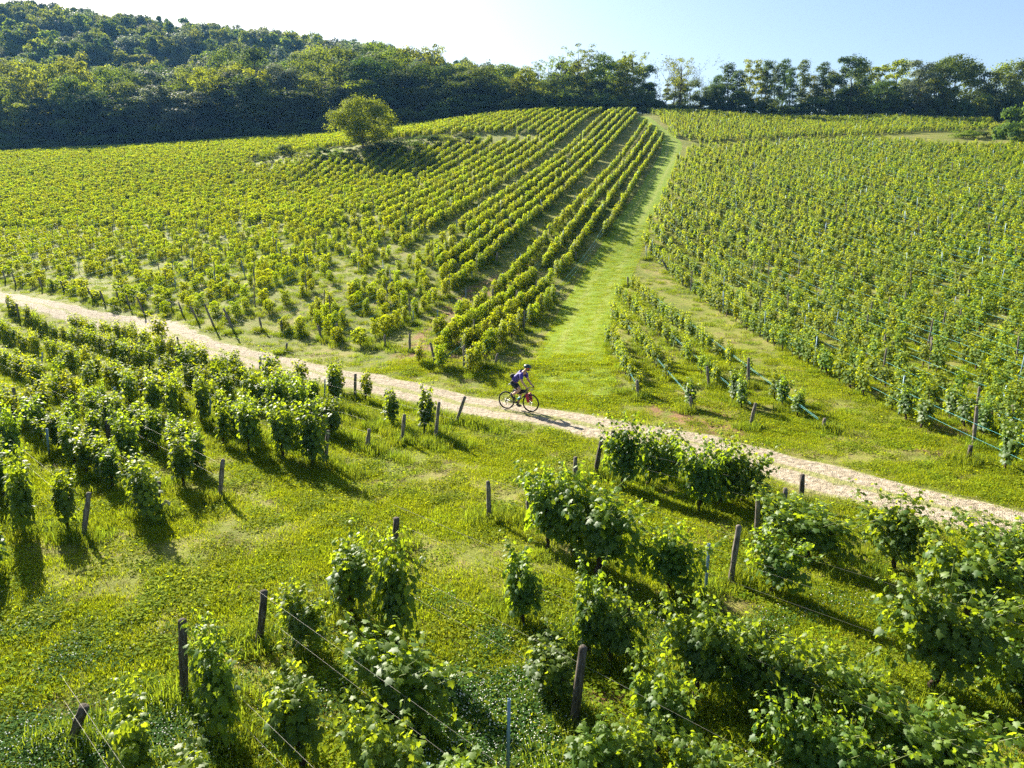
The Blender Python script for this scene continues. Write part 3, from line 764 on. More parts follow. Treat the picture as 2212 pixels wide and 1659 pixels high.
POSTS = {
 'A': ('beside the clearing, block ahead of the cyclist', [(182, 1520, 152, 1602, 'W'), (394, 1335, 400, 1512, 'W'), (573, 1272, 560, 1392, 'W'), (735, 1216, 725, 1300, 'W'), (856, 1115, 853, 1185, 'W'), (1055, 1037, 1057, 1122, 'w'),
    (1142, 1072, 1140, 1125, 'w'), (1243, 985, 1242, 1040, 'w'), (1300, 950, 1284, 1030, 'W'), (1325, 928, 1325, 975, 'W'), (1262, 1393, 1240, 1570, 'W'), (1352, 1298, 1349, 1432, 'W'), (1103, 1508, 1100, 1690, 'm'), (928, 1647, 925, 1760, 'm'),
    (1534, 1172, 1525, 1292, 'm'), (1597, 1132, 1578, 1262, 'w'), (1638, 1076, 1634, 1172, 'w'), (1697, 1052, 1695, 1100, 'w'), (1733, 1022, 1728, 1090, 'W')]),
 'B': ('beside the clearing, block behind the cyclist', [(1005, 855, 985, 914, 'w'), (948, 867, 940, 953, 'w'), (874, 893, 868, 958, 'w'), (798, 925, 792, 974, 'w'), (708, 928, 702, 1008, 'w'), (482, 990, 475, 1078, 'w'), (343, 1038, 340, 1116, 'W'),
    (192, 1062, 180, 1158, 'w'), (28, 836, 38, 902, 'w'), (102, 924, 108, 992, 'm'), (230, 905, 236, 964, 'W'), (703, 818, 702, 866, 'm'), (768, 806, 767, 862, 'w'), (562, 765, 562, 805, 'w'), (492, 775, 491, 805, 'm'), (383, 727, 388, 760, 'w'),
    (247, 700, 256, 742, 'w'), (35, 655, 43, 692, 'w'), (455, 857, 455, 910, 'm'), (545, 843, 543, 880, 'm'), (345, 772, 343, 812, 'm'), (248, 835, 247, 880, 'm'), (180, 755, 180, 790, 'm'), (92, 760, 90, 800, 'm'), (620, 740, 617, 760, 'w')]),
 'C': ('on the lone-tree hillside', [(930, 739, 942, 792, 'w'), (885, 720, 885, 760, 'w'), (946, 668, 947, 720, 'm'), (893, 670, 893, 702, 'm'), (831, 722, 831, 752, 'w'), (727, 698, 733, 736, 'w'), (687, 702, 695, 734, 'w'), (645, 697, 648, 724, 'w'),
    (607, 690, 609, 721, 'w'), (560, 685, 566, 716, 'w'), (482, 665, 506, 718, 'w'), (442, 657, 465, 711, 'w'), (412, 662, 429, 697, 'w'), (385, 652, 396, 684, 'w'), (365, 647, 371, 673, 'w'), (295, 640, 314, 682, 'w'), (272, 637, 281, 666, 'w'),
    (252, 630, 255, 655, 'w'), (215, 627, 227, 656, 'w'), (189, 621, 204, 651, 'w'), (131, 606, 138, 631, 'w'), (108, 602, 115, 628, 'w'), (82, 597, 93, 627, 'w'), (25, 587, 36, 619, 'w'), (5, 585, 14, 610, 'w'), (414, 530, 416, 600, 'm'),
    (658, 584, 660, 610, 'm'), (520, 562, 530, 602, 'm'), (378, 598, 380, 628, 'm'), (664, 550, 666, 585, 'm'), (1003, 744, 1002, 798, 'w'), (1075, 762, 1068, 792, 'w'), (1132, 670, 1131, 716, 'w'), (1117, 627, 1115, 668, 'w'), (1065, 622, 1063, 670, 'w'),
    (1007, 622, 1007, 666, 'm'), (1114, 545, 1113, 580, 'm'), (1075, 545, 1073, 570, 'w'), (1244, 543, 1244, 564, 'w'), (1020, 585, 1020, 608, 'm'), (775, 565, 776, 590, 'm'), (880, 597, 880, 625, 'm'), (1228, 480, 1228, 512, 'm'), (1242, 420, 1241, 450, 'm'), (1160, 492, 1160, 522, 'm')]),
 'D': ('in the short plot at the fork', [(1617, 772, 1617, 836, 'w'), (1528, 790, 1532, 837, 'w'), (1633, 869, 1620, 922, 'w'), (1781, 906, 1778, 929, 'w'), (1356, 597, 1357, 620, 'w'), (1492, 855, 1494, 888, 'w'), (1376, 820, 1378, 862, 'w'), (1430, 560, 1446, 590, 'w')]),
 'E': ('on the hillside beyond the grass track', [(1778, 757, 1775, 808, 'w'), (1929, 737, 1928, 772, 'w'), (2013, 727, 2010, 772, 'w'), (2090, 712, 2088, 752, 'w'), (2111, 877, 2103, 962, 'w'), (2098, 960, 2091, 997, 'W'), (2190, 873, 2203, 930, 'W'),
    (2094, 625, 2087, 668, 'w'), (1747, 655, 1747, 685, 'm'), (1576, 545, 1576, 575, 'w'), (1860, 590, 1860, 620, 'm'), (1976, 500, 1975, 530, 'm'), (1955, 455, 1955, 485, 'm'), (1395, 530, 1396, 560, 'm'), (1409, 518, 1410, 548, 'm'), (1712, 520, 1712, 545, 'm'), (2058, 350, 2056, 380, 'w')]),
}
PP = {}
PVAR = {'w': [post_mesh(1.0, .045, 50 + i, M_WOOD, 'w') for i in range(4)], 'W': [post_mesh(1.0, .05, 60 + i, M_WOOD_D, 'w') for i in range(4)], 'm': [post_mesh(1.0, .04, 70, M_STEEL, 'm')]}
WIREH = []
KW = {'w': ('grey weathered wooden', 'grey'), 'W': ('dark weathered wooden', 'dark'), 'm': ('thin blue-grey steel', 'steel')}
def put_post(B, h, dx, dy, kind, lab, i):
    me = PVAR[kind][i % len(PVAR[kind])]
    o = link('wooden_post' if kind != 'm' else 'steel_post', me, None, tuple(B), None, None)
    d = Vector((dx, dy, h)); q = d.to_track_quat('Z', 'Y').to_euler()
    o.rotation_euler = q; L = d.length
    wd = (1.0 if kind == 'm' else 1.25) * min(1.3, max(1.0, 0.95 + B[1] * .003))
    o.scale = (wd, wd, L)
    tag(o, lab, 'post', 'posts of the vine trellis')
    return d
pc = 0; ANP = {'A': (152, 1602), 'B': (985, 914), 'C': (1070, 795), 'D': (1356, 620), 'E': (1395, 560)}
ANN = {'A': 'lowest corner of the clearing', 'B': 'cyclist', 'C': 'foot of the grass track', 'D': 'fork', 'E': 'grass track'}
for b, (txt, L) in POSTS.items():
    for kd in 'wWm':
        S_ = sorted([p for p in L if p[4] == kd], key=lambda p: math.hypot(p[2] - ANP[b][0], p[3] - ANP[b][1]))
        for q, (u1, v1, u0, v0, kind) in enumerate(S_):
            B = at(u0, v0); h, dx = height_to(B, u1, v1); h = float(np.clip(h, .45, 1.75))
            lab = f"{KW[kind][0]} post, {nth(q + 1)} {KW[kind][1]} post counted from the {ANN[b]}" + (', hillside' if b == 'C' else '')
            d = put_post(B - [0, 0, .02], h, dx, 0, kind, lab, pc); pc += 1
            if q < 99: WIREH.append((b, B, np.array(B) + [d.x, 0, h], kind))
# line posts standing in the field rows
fposts = []
rgp = np.random.default_rng(5)
byrow = {}
for i, a in enumerate(VINES):
    if a[5] in 'CEF': byrow.setdefault((a[5], a[6]), []).append(i)
for (b, j), L in byrow.items():
    L = sorted(L, key=lambda i: VINES[i][1])
    s = int(rgp.integers(2, 6))
    for q in range(s, len(L) - 1, 5 + int(rgp.integers(0, 2))):
        i, i2 = L[q], L[q + 1]
        if math.hypot(VINES[i][0] - VINES[i2][0], VINES[i][1] - VINES[i2][1]) > 3: continue
        fposts.append(((VA[i] + VA[i2])[:2] / 2, dist[i], b))
fposts = [p for p in fposts if True]
P = np.array([p[0] for p in fposts]); PZ = Tz(P[:, 0], P[:, 1]); pu, pv = project(P[:, 0], P[:, 1], PZ)
vis = (pu > -20) & (pu < 2230); P = P[vis]; PZ = PZ[vis]
nP = len(P)
scatter('trellis_posts', PVAR['m'] + PVAR['w'][:2], np.column_stack([P, PZ - .02]), yaw(nP, rgp, 0.05), np.column_stack([np.full(nP, .85), np.full(nP, .85), rgp.uniform(1.25, 1.6, nP)]), 'slim posts standing in the field rows', 3, 'vineyard')

# ------------------------------------------------------------------ trellis wires
def wire(a, b, r, m, lab, grp='trellis wires'):
    n = max(3, int(np.linalg.norm(np.array(b) - a) / 3)); t = np.linspace(0, 1, n)
    p = np.array(a)[None] * (1 - t[:, None]) + np.array(b)[None] * t[:, None]
    g = Geo(); g.tube(p, r, 4, False)
    o = link('trellis_wire', g.mesh('trellis_wire', [m], True)); tag(o, lab, 'wire', grp)
ab = sorted([(x[1][0] * RN[0] + x[1][1] * RN[1], x) for x in WIREH if x[0] in 'AB' and x[3] != 'm'], key=lambda z: -z[0])
endsA = [(182, 1520), (394, 1335), (573, 1272), (735, 1216), (1055, 1037), (1243, 985), (1300, 950)]
used = {}
for b in 'AB':
    rowsw = []
    for c, (bb, B, Tp, kind) in ab:
        if bb != b: continue
        if any(abs(c - r0[0]) < 1.0 for r0 in rowsw): continue
        rowsw.append((c, B))
    ncount = 0
    for c, B in rowsw:
        ncount += 1
        t0 = B[0] * RD[0] + B[1] * RD[1]
        for bb, B2, _, _ in WIREH:
            if bb == b and abs(B2[0] * RN[0] + B2[1] * RN[1] - c) < .8:
                t2 = B2[0] * RD[0] + B2[1] * RD[1]; t0 = min(t0, t2) if b == 'A' else max(t0, t2)
        t1 = t0 + 16 if b == 'A' else t0 - 40
        p0 = RD * t0 + RN * c; p1 = RD * t1 + RN * c
        for hz, wn in ((0.62, 'lower'), (1.02, 'upper')):
            wire((p0[0], p0[1], T1(*p0) + hz), (p1[0], p1[1], T1(*p1) + hz + .02), 0.0017, M_WIRE,
                 f"{wn} thin grey wire of the {nth(ncount)} row from the path, {'ahead of' if b == 'A' else 'behind'} the cyclist")
def row_wire(block, j, y0, y1, az, p, hz, m, r, lab):
    px_, py_ = math.cos(az), -math.sin(az); dx, dy = math.sin(az), math.cos(az)
    pts = []
    for y in np.arange(y0, y1, 3.0):
        s = (y - p * py_) / dy; x = px_ * p + dx * s; pts.append((x, y, T1(x, y) + hz))
    if len(pts) < 2: return
    g = Geo(); g.tube(pts, r, 4, False)
    o = link('trellis_wire', g.mesh('trellis_wire', [m], True)); tag(o, lab, 'wire', 'trellis wires')
def block_rows(b): return sorted({VINES[i][6] for i in range(len(VINES)) if VINES[i][5] == b})
for j, (a0, a1) in enumerate([((1313, 735), (1374, 852)), ((1330, 692), (1492, 882)), ((1336, 642), (1620, 895)), ((1362, 618), (1765, 930))]):
    A = at(*a0); B = at(*a1)
    for hz, wn in ((.50, 'lower'), (.56, 'upper')):
        wire(A + [0, 0, hz], B + [0, 0, hz * .8], .0035, M_CYAN, f"{wn} pale blue wire of the {nth(j + 1)} row in the short plot by the track")
def wires_for(b, az, plist, m, txt, jmax, r):
    for j in block_rows(b):
        if j > jmax: continue
        ys = [VINES[i][1] for i in range(len(VINES)) if VINES[i][5] == b and VINES[i][6] == j and -100 < VU[i] < 2300]
        if len(ys) < 4: continue
        for hz, wn in ((.55, 'lower'), (.98, 'upper')):
            if b == 'C' and wn == 'upper' and j % 2: continue
            row_wire(b, j, min(ys) - .8, min(max(ys), min(ys) + 60), az, plist[j - 1], hz, m, r, f"{wn} blue-green wire in {nth(j)} vine row {txt}")
PL_C = []; p = -9.35; k = 0
while p > -260:
    PL_C.append(p); k += 1; p -= 3.3 if k in (5, 10) else 2.6 if k in (16, 22, 29) else (SPC if p > -26 else 1.9)
wires_for('C', AZ_C, PL_C, M_CYAN, 'from the grass track, lone-tree side', 40, .0045)
wires_for('E', AZ_E, list(np.arange(14.95, 160, 1.62)), M_CYAN, 'beyond the grass track', 34, .0032)

# ------------------------------------------------------------------ grass
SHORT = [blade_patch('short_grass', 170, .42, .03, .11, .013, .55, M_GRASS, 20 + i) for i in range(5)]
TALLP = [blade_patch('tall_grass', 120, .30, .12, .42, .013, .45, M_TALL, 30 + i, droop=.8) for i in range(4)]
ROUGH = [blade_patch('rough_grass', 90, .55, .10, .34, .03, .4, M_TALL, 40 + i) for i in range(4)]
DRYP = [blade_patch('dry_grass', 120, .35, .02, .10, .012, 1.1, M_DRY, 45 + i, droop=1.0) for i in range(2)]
def leafy_patch(name, n, rad, hmax, size, m, seed, flowers=0):
    rg = np.random.default_rng(seed); r = rad * np.sqrt(rg.random(n)); t = rg.random(n) * 6.283
    C = np.column_stack([r * np.cos(t), r * np.sin(t), hmax * (0.25 + .75 * rg.random(n))])
    N = np.array([0, 0, 1.0]) + rg.normal(0, .35, (n, 3)); T = rg.normal(0, 1, (n, 3))
    V, F, K = cards(C, N, T, size * (.6 + .7 * rg.random(n)), OVAL, OVAL_F)
    ti = np.repeat(rg.random(n), K); mi = np.zeros(len(F), int)
    if flowers:
        r = rad * np.sqrt(rg.random(flowers)); t = rg.random(flowers) * 6.283
        C2 = np.column_stack([r * np.cos(t), r * np.sin(t), np.full(flowers, hmax * 1.2)])
        o = np.array([(1, 0, 0), (-1, 0, 0), (0, 1, 0), (0, -1, 0), (0, 0, 1), (0, 0, -1)]) * .012
        f = np.array([(0, 2, 4), (2, 1, 4), (1, 3, 4), (3, 0, 4), (2, 0, 5), (1, 2, 5), (3, 1, 5), (0, 3, 5)])
        V2 = (C2[:, None] + o[None]).reshape(-1, 3); F2 = (f[None] + (np.arange(flowers) * 6)[:, None, None]).reshape(-1, 3) + len(V)
        V = np.vstack([V, V2]); ti = np.concatenate([ti, np.zeros(len(V2))]); F = np.vstack([F, F2]); mi = np.concatenate([mi, np.ones(len(F2), int)])
    return mesh_np(name, V, [F], [m, M_FLOWER], ti, False, mi)
CLOV = [leafy_patch('clover', 260, .40, .10, .035, M_CLOVER, 60 + i, 7) for i in range(3)]
WEED = [leafy_patch('low_weeds', 150, .38, .09, .050, M_GRASS, 66 + i) for i in range(3)]

def candidates(n, y0, y1, seed, power=1.0):
    rg = np.random.default_rng(seed)
    y = y0 + (y1 - y0) * rg.random(n) ** power
    x = (rg.random(n) * 2 - 1) * (y * 0.78 + 4)
    return x, y, rg
vxy = VA[:, :2]
def vine_near(X, Y, r):
    """mask of points with a vine within r, by hashing"""
    cell = 1.0; H = {}
    for a, (x, y) in enumerate(vxy[:]):
        if y < 75: H.setdefault((int(math.floor(x)), int(math.floor(y))), []).append((x, y))
    out = np.zeros(len(X), bool)
    for k, (x, y) in enumerate(zip(X, Y)):
        cx, cy = int(math.floor(x)), int(math.floor(y))
        for dx in (-1, 0, 1):
            for dy in (-1, 0, 1):
                for (a, b) in H.get((cx + dx, cy + dy), ()):
                    if (a - x) ** 2 + (b - y) ** 2 < r * r: out[k] = True; break
    return out
def dense(name, protos, n, y0, y1, seed, label, keep=None, smin=.7, smax=1.2, power=1.0, tilt=.06, zoff=0.0):
    X, Y, rg = candidates(n, y0, y1, seed, power)
    Z = Tz(X, Y); U, V_ = project(X, Y, Z)
    ok = (U > -120) & (U < 2330) & (V_ < 1900)
    dp, ip_ = near_dist(np.column_stack([X, Y]), PATH_C)
    edge = dp - 1.18
    uu = np.interp(np.arange(len(PATH_C)), np.arange(len(PATH_C)), weedy)[ip_]
    mid = (dp < .32) & (rg.random(n) < uu * .65) | ((dp < 1.45) & (dp > 1.05) & (rg.random(n) < .35 * uu))
    ok &= (edge > rg.normal(0.0, .16, n)) | mid
    if keep is not None: ok &= keep(X, Y, U, V_, rg)
    X, Y, Z = X[ok], Y[ok], Z[ok]; m = len(X)
    s = rg.uniform(smin, smax, m)
    d2 = dp[ok] < 1.5; s[d2] *= .5
    print(name, m)
    scatter(name, protos, np.column_stack([X, Y, Z + zoff]), yaw(m, rg, tilt), s, label, seed, 'grass')
# a patchy field: where the sward thins the ground shows
def patch(X, Y, f, ph=0.0): return 0.5 + 0.25 * np.sin(X * f + 1.7 * np.sin(Y * f * .7 + ph)) + 0.25 * np.sin(Y * f * 1.3 + 1.3 * np.sin(X * f * .9 + ph * 2))
dense('short_grass', SHORT, 26000, 6.5, 36, 21, 'short yellow-green grass of the clearing and path verges', lambda X, Y, U, V, rg: rg.random(len(X)) < np.clip(1.25 * patch(X, Y, .9, 1) ** .7 - .75 * (patch(X, Y, 1.7, 5) > .74), .05, 1), power=.9)
dense('low_weeds', WEED, 6500, 6.5, 34, 22, 'low leafy weeds growing among the short grass', lambda X, Y, U, V, rg: rg.random(len(X)) < .15 + .7 * patch(X, Y, .6, 4) ** 2)
dense('dry_grass', DRYP, 9000, 6.5, 40, 23, 'dry straw-coloured grass in thin patches', lambda X, Y, U, V, rg: rg.random(len(X)) < (patch(X, Y, 1.7, 5) > .70) * .6 + (near_dist(np.column_stack([X, Y]), PATH_C)[0] < 2.3) * .45 + .04, .5, .9)
CLV = [(900, 1480), (1100, 1450), (1260, 1530), (1290, 1659), (940, 1659), (860, 1560)]
CLV2 = [(0, 1560), (200, 1560), (420, 1500), (520, 1659), (0, 1659)]
dense('clover', CLOV, 5200, 6.0, 12.5, 24, 'dark clover with white flower heads between the lowest vines', lambda X, Y, U, V, rg: in_poly(U, V, CLV) | (in_poly(U, V, CLV2) & (rg.random(len(X)) < .6)) | (rg.random(len(X)) < .06), smin=.7, smax=1.1)
dense('meadow_grass', ROUGH, 9000, 34, 95, 25, 'grass between the vine rows of the hillside', lambda X, Y, U, V, rg: near_dist(np.column_stack([X, Y]), TRACK_C)[0] > 2.2, .5, .8, power=.8)
TRK = lambda X, Y, U, V, rg: near_dist(np.column_stack([X, Y]), TRACK_C)[0] < 2.0
dense('mown_grass', SHORT, 60000, 27, 75, 26, 'short bright grass of the mown track', TRK, .55, .8)
# tall grass standing under the vines and along the posts
rgt = np.random.default_rng(31); TP_ = []
for i, a in enumerate(VINES):
    if dist[i] > 85 or not (-100 < VU[i] < 2300): continue
    b = a[5]; n = {'A': 2, 'B': 4, 'C': 3, 'D': 2, 'E': 1}.get(b, 1)
    if b == 'C' and VU[i] < 900: n = 5
    ca, sa = math.cos(a[4]), math.sin(a[4])
    for q in range(n):
        t = rgt.normal(0, .5); s = rgt.normal(0, .22)
        TP_.append((a[0] + ca * t - sa * s, a[1] + sa * t + ca * s, rgt.uniform(.7, 1.25) * (1.0 if b != 'E' else .8)))
for b, B, Tp, kd in WIREH:
    for q in range(6): TP_.append((B[0] + rgt.normal(0, .22), B[1] + rgt.normal(0, .22), rgt.uniform(.8, 1.3)))
for c in [16.9, 14.9, 14.1, 12.6, 10.8]:
    for t in np.arange(-23, -16.5, .28):
        x, y = RD * (t + (c - 12) * 0.0) + RN * c
        TP_.append((x + rgt.normal(0, .12), y + rgt.normal(0, .12), rgt.uniform(.9, 1.4)))
for (c, t0, t1) in [(8.8, -9, 2), (11, -3, 6), (6.9, -6, 4), (5.2, -8, 0), (15, -6, 2), (12.8, 0, 8), (10, 0, 8), (3.4, -9, -4)]:
    for t in np.arange(t0, t1, .30):
        x, y = RD * t + RN * c
        TP_.append((x + rgt.normal(0, .22), y + rgt.normal(0, .22), rgt.uniform(.5, 1.15)))
TP_ = np.array(TP_)
_d, _ = near_dist(TP_[:, :2], PATH_C); TP_ = TP_[_d > 1.5]
TZ_ = Tz(TP_[:, 0], TP_[:, 1])
scatter('tall_grass', TALLP, np.column_stack([TP_[:, :2], TZ_]), yaw(len(TP_), rgt, .1), TP_[:, 2], 'long grass standing at the feet of the vines', 33, 'grass')
# stones on the path
def stone_mesh(seed):
    rg = np.random.default_rng(seed); V = np.array([(0, 0, 1), (0, 0, -1)] + [(math.cos(a), math.sin(a), 0) for a in np.arange(0, 6.28, 1.2566)]) * [1, .75, .5]
    V = V * (1 + rg.normal(0, .14, (len(V), 1)))
    F = [(0, 2 + i, 2 + (i + 1) % 5) for i in range(5)] + [(1, 2 + (i + 1) % 5, 2 + i) for i in range(5)]
    return mesh_np('stone', V, [np.array(F)], [M_STONE])
M_STONE = mat('limestone', (0.6, 0.55, 0.47), 0.9); _k = NT(M_STONE); _oi = _k.n('ShaderNodeObjectInfo')
_k.l(_k.ramp(_oi.outputs['Random'], [(0, (0.28, 0.24, 0.20)), (.5, (0.5, 0.43, 0.35)), (1, (0.72, 0.67, 0.6))]), _k.b.inputs['Base Color'])
STN = [stone_mesh(i) for i in range(4)]
rgs = np.random.default_rng(77); n = 9000
ii = rgs.integers(0, len(PATH_C), n); dd = unit(np.gradient(PATH_C, axis=0))[ii]
off = np.where(rgs.random(n) < .5, -.72, .72) + rgs.normal(0, .38, n)
sp = PATH_C[ii] + np.column_stack([-dd[:, 1], dd[:, 0]]) * off[:, None] + rgs.normal(0, .15, (n, 2))
su, sv = project(sp[:, 0], sp[:, 1], Tz(sp[:, 0], sp[:, 1])); ok = (su > -50) & (su < 2260); sp = sp[ok]
scatter('gravel_stones', STN, np.column_stack([sp, Tz(sp[:, 0], sp[:, 1]) + .035]), yaw(len(sp), rgs, .2), rgs.uniform(.006, .022, len(sp)) * (1 + 1.0 * (rgs.random(len(sp)) > .97)), 'loose pale stones lying on the gravel path', 9, 'gravel')
# ------------------------------------------------------------------ trees
M_TL = {
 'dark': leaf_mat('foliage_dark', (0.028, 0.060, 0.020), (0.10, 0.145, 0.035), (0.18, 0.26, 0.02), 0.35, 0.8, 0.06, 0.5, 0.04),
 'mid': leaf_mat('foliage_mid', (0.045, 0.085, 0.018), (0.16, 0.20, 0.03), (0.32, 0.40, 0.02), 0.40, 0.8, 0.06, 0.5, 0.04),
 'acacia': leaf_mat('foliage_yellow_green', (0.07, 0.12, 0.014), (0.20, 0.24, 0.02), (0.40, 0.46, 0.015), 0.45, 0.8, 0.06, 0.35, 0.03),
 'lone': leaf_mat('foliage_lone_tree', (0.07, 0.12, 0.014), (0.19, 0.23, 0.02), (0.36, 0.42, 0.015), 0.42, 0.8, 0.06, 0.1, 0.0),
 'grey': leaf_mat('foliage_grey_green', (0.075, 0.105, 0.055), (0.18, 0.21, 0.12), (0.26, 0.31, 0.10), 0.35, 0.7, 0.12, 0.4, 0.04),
}
def tree_parts(seed, H, Wd, kind, form, nclump, per, leaf, base=0.25, fill=1.0):
    """trunk with limbs, and a crown of leaf clumps; form: round, tall, tiers, airy, bush"""
    rg = np.random.default_rng(seed); tr = Geo(); Cc = []; Rc = []
    k = 9; z = np.linspace(-.4, H * (.82 if form != 'bush' else .4), k)
    bend = np.cumsum(rg.normal(0, H * .008, (k, 2)), 0)
    tp = np.column_stack([bend, z]); r0 = H * .014 + .05
    tr.tube(tp, np.linspace(r0 * 1.15, r0 * .22, k), 7, False)
    for c in range(nclump):
        f = (c + .5) / nclump
        if form == 'round': zz = base + (1 - base) * (f ** .8) * .93; rad = math.sin(math.pi * min(1, (zz - base * .8) / (1.08 - base * .8)) ** .85) ** .6
        elif form == 'tall': zz = base + (1 - base) * f * .95; rad = (1.05 - f) ** .35 * .8
        elif form == 'tiers': zz = base + (1 - base) * (.55 * np.floor(f * 6) / 6 + .45 * f + .06); rad = (.45 + .55 * rg.random()) * (1.1 - .35 * f)
        elif form == 'airy': zz = base + (1 - base) * f * .95; rad = (.5 + .5 * rg.random()) * (.6 + .7 * f) * (1.15 - f * .35)
        else: zz = .12 + .72 * rg.random(); rad = math.sqrt(max(.05, 1 - zz * zz)) * .9
        th = c * 2.399 + rg.normal(0, .4); q = rad * Wd / 2 * (.35 + .6 * rg.random() ** .6)
        p = np.array([math.cos(th) * q, math.sin(th) * q, zz * H + rg.normal(0, H * .02)])
        ax = np.array([np.interp(p[2], z, tp[:, 0]), np.interp(p[2], z, tp[:, 1]), 0])
        p += ax * [1, 1, 0]
        Cc.append(p); sc = {'round': .225, 'tall': .21, 'tiers': .15, 'airy': .12, 'bush': .24}[form]
        Rc.append(max(.22, (Wd * .55 + H * .2) * sc * rg.uniform(.65, 1.25)))
        if c % 2 == 0 and form != 'bush':
            zt = max(H * .12, p[2] - q * .9 - H * .05); a = np.array([np.interp(zt, z, tp[:, 0]), np.interp(zt, z, tp[:, 1]), min(zt, z[-1])])
            m = (a + p) / 2 + [0, 0, -q * .12]
            rr = r0 * .42 * (1 - zt / H * .6)
            tr.tube([a, m, p], [rr, rr * .6, rr * .2], 5, False)
    C = []; N = []; T = []; S = []; ti = []
    for p, r in zip(Cc, Rc):
        m = int(per * rg.uniform(.7, 1.3) * fill)
        d = unit(rg.normal(0, 1, (m, 3))); d[:, 2] = np.where(d[:, 2] < -.3, -d[:, 2] * .6, d[:, 2])
        q = r * (rg.random(m) ** .22) * (1 + .35 * rg.normal(0, 1, m).clip(-1, 1.6) * .5)
        sq = np.array([1, 1, .6 if form == 'tiers' else .78])
        C.append(p + d * q[:, None] * sq); N.append(d * 1.0 + [0, 0, .35] + rg.normal(0, .32, (m, 3))); T.append(d + rg.normal(0, .6, (m, 3)) + [0, 0, -.4])
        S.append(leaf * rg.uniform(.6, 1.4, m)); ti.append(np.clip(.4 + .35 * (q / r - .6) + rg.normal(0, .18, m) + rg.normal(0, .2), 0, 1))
    C, N, T, S, ti = [np.concatenate(a) for a in (C, N, T, S, ti)]
    V, F, K = cards(C, N, T, S, FOLD, FOLD_F)
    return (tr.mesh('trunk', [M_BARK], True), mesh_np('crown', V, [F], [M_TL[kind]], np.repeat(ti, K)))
def bare_tree(seed, H, m, leafy=900, leaf=.3):
    """thin upright tree, many bare forked twigs with sparse leaves"""
    rg = np.random.default_rng(seed); tr = Geo(); tips = []
    def grow(p, d, L, r, lev):
        n = 4; pts = [p]
        for i in range(n):
            d = unit(d + rg.normal(0, .11, 3) + np.array([0, 0, .06])); p = p + d * L / n; pts.append(p)
        tr.tube(pts, np.linspace(r, r * .45, n + 1), 4, False)
        if lev == 0: tips.extend(pts[1:]); return
        for q in range(3 if lev > 1 else 4):
            s = pts[1 + int(rg.integers(1, n))]; grow(np.array(s), unit(d * .9 + rg.normal(0, .38, 3) + [0, 0, .25]), L * rg.uniform(.5, .75), r * .45, lev - 1)
    for q in range(2): grow(np.array([rg.normal(0, .3), rg.normal(0, .3), -.3]), np.array([rg.normal(0, .12), rg.normal(0, .12), 1.0]), H * .5, .11, 3)
    tips = np.array(tips); i = rg.integers(0, len(tips), leafy)
    C = tips[i] + rg.normal(0, .25, (leafy, 3)); V, F, K = cards(C, rg.normal(0, 1, (leafy, 3)) + [0, 0, .6], rg.normal(0, 1, (leafy, 3)), leaf * rg.uniform(.5, 1.3, leafy), FOLD, FOLD_F)
    return (tr.mesh('trunk', [M_BARK], True), mesh_np('crown', V, [F], [m], np.repeat(rg.random(leafy), K)))
BIG = {}
for q in range(3):
    BIG.setdefault('dark', []).append(tree_parts(500 + q, 20, 11, 'dark', 'round', 30, 250, .42, .10))
    BIG.setdefault('mid', []).append(tree_parts(510 + q, 20, 11, 'mid', 'round', 28, 250, .42, .10))
    BIG.setdefault('acacia', []).append(tree_parts(520 + q, 18, 11, 'acacia', 'tiers', 46, 110, .38, .25))
    BIG.setdefault('grey', []).append(tree_parts(530 + q, 18, 9, 'grey', 'round', 26, 240, .40, .10))
    BIG.setdefault('tall', []).append(tree_parts(540 + q, 20, 7, 'dark', 'tall', 34, 150, .36, .10))
    BIG.setdefault('airy', []).append(tree_parts(550 + q, 20, 10, 'mid', 'airy', 46, 60, .30, .28))
    BIG.setdefault('bush', []).append(tree_parts(560 + q, 5, 6.5, 'mid', 'bush', 20, 110, .28))
    BIG.setdefault('darkbush', []).append(tree_parts(570 + q, 5, 6.5, 'dark', 'bush', 20, 120, .32))
BIG['bare'] = [bare_tree(580 + q, 20, M_TL['grey'], 700) for q in range(2)]
HREF = {'dark': (20, 11), 'mid': (20, 11), 'acacia': (18, 11), 'grey': (18, 9), 'tall': (20, 7), 'airy': (20, 10), 'bush': (4.6, 6.5), 'darkbush': (4.6, 6.5), 'bare': (20, 8)}
KT = {'dark': 'dark round-crowned tree', 'mid': 'mid-green broad tree', 'acacia': 'yellow-green tree with layered branches', 'grey': 'grey-green tree', 'tall': 'narrow dark ivy-clad tree',
      'airy': 'airy see-through tree', 'bush': 'green shrub', 'darkbush': 'dark shrub', 'bare': 'thin half-bare tree'}
rgT = np.random.default_rng(99)
def put_tree(x, y, h, wd, kind, label, group, name='tree', part=True, i=None):
    z = T1(x, y); L = BIG[kind]; i = int(rgT.integers(0, 99)) if i is None else i
    tr, cr = L[i % len(L)]; hr, wr = HREF[kind]
    r = bpy.data.objects.new(name, None); COL.objects.link(r); r.location = (x, y, z - .1); r.rotation_euler = (0, 0, rgT.random() * 6.28); r.scale = (wd / wr, wd / wr, h / hr)
    link('trunk' if 'bush' not in kind else 'stem', tr, r); link('crown' if 'bush' not in kind else 'foliage', cr, r)
    tag(r, label, 'tree' if 'bush' not in kind else 'shrub', group)
    return r
def tree_px(u, vt, wpx, y, kind, label, group, name='tree', vb=None):
    d = ray(u, 300); x = d[0] / d[1] * y; z = T1(x, y)
    top = CH + ray(u, vt)[2] / ray(u, vt)[1] * y
    return put_tree(x, y, max(1.5, top - z), wpx * y / FP, kind, label, group, name)

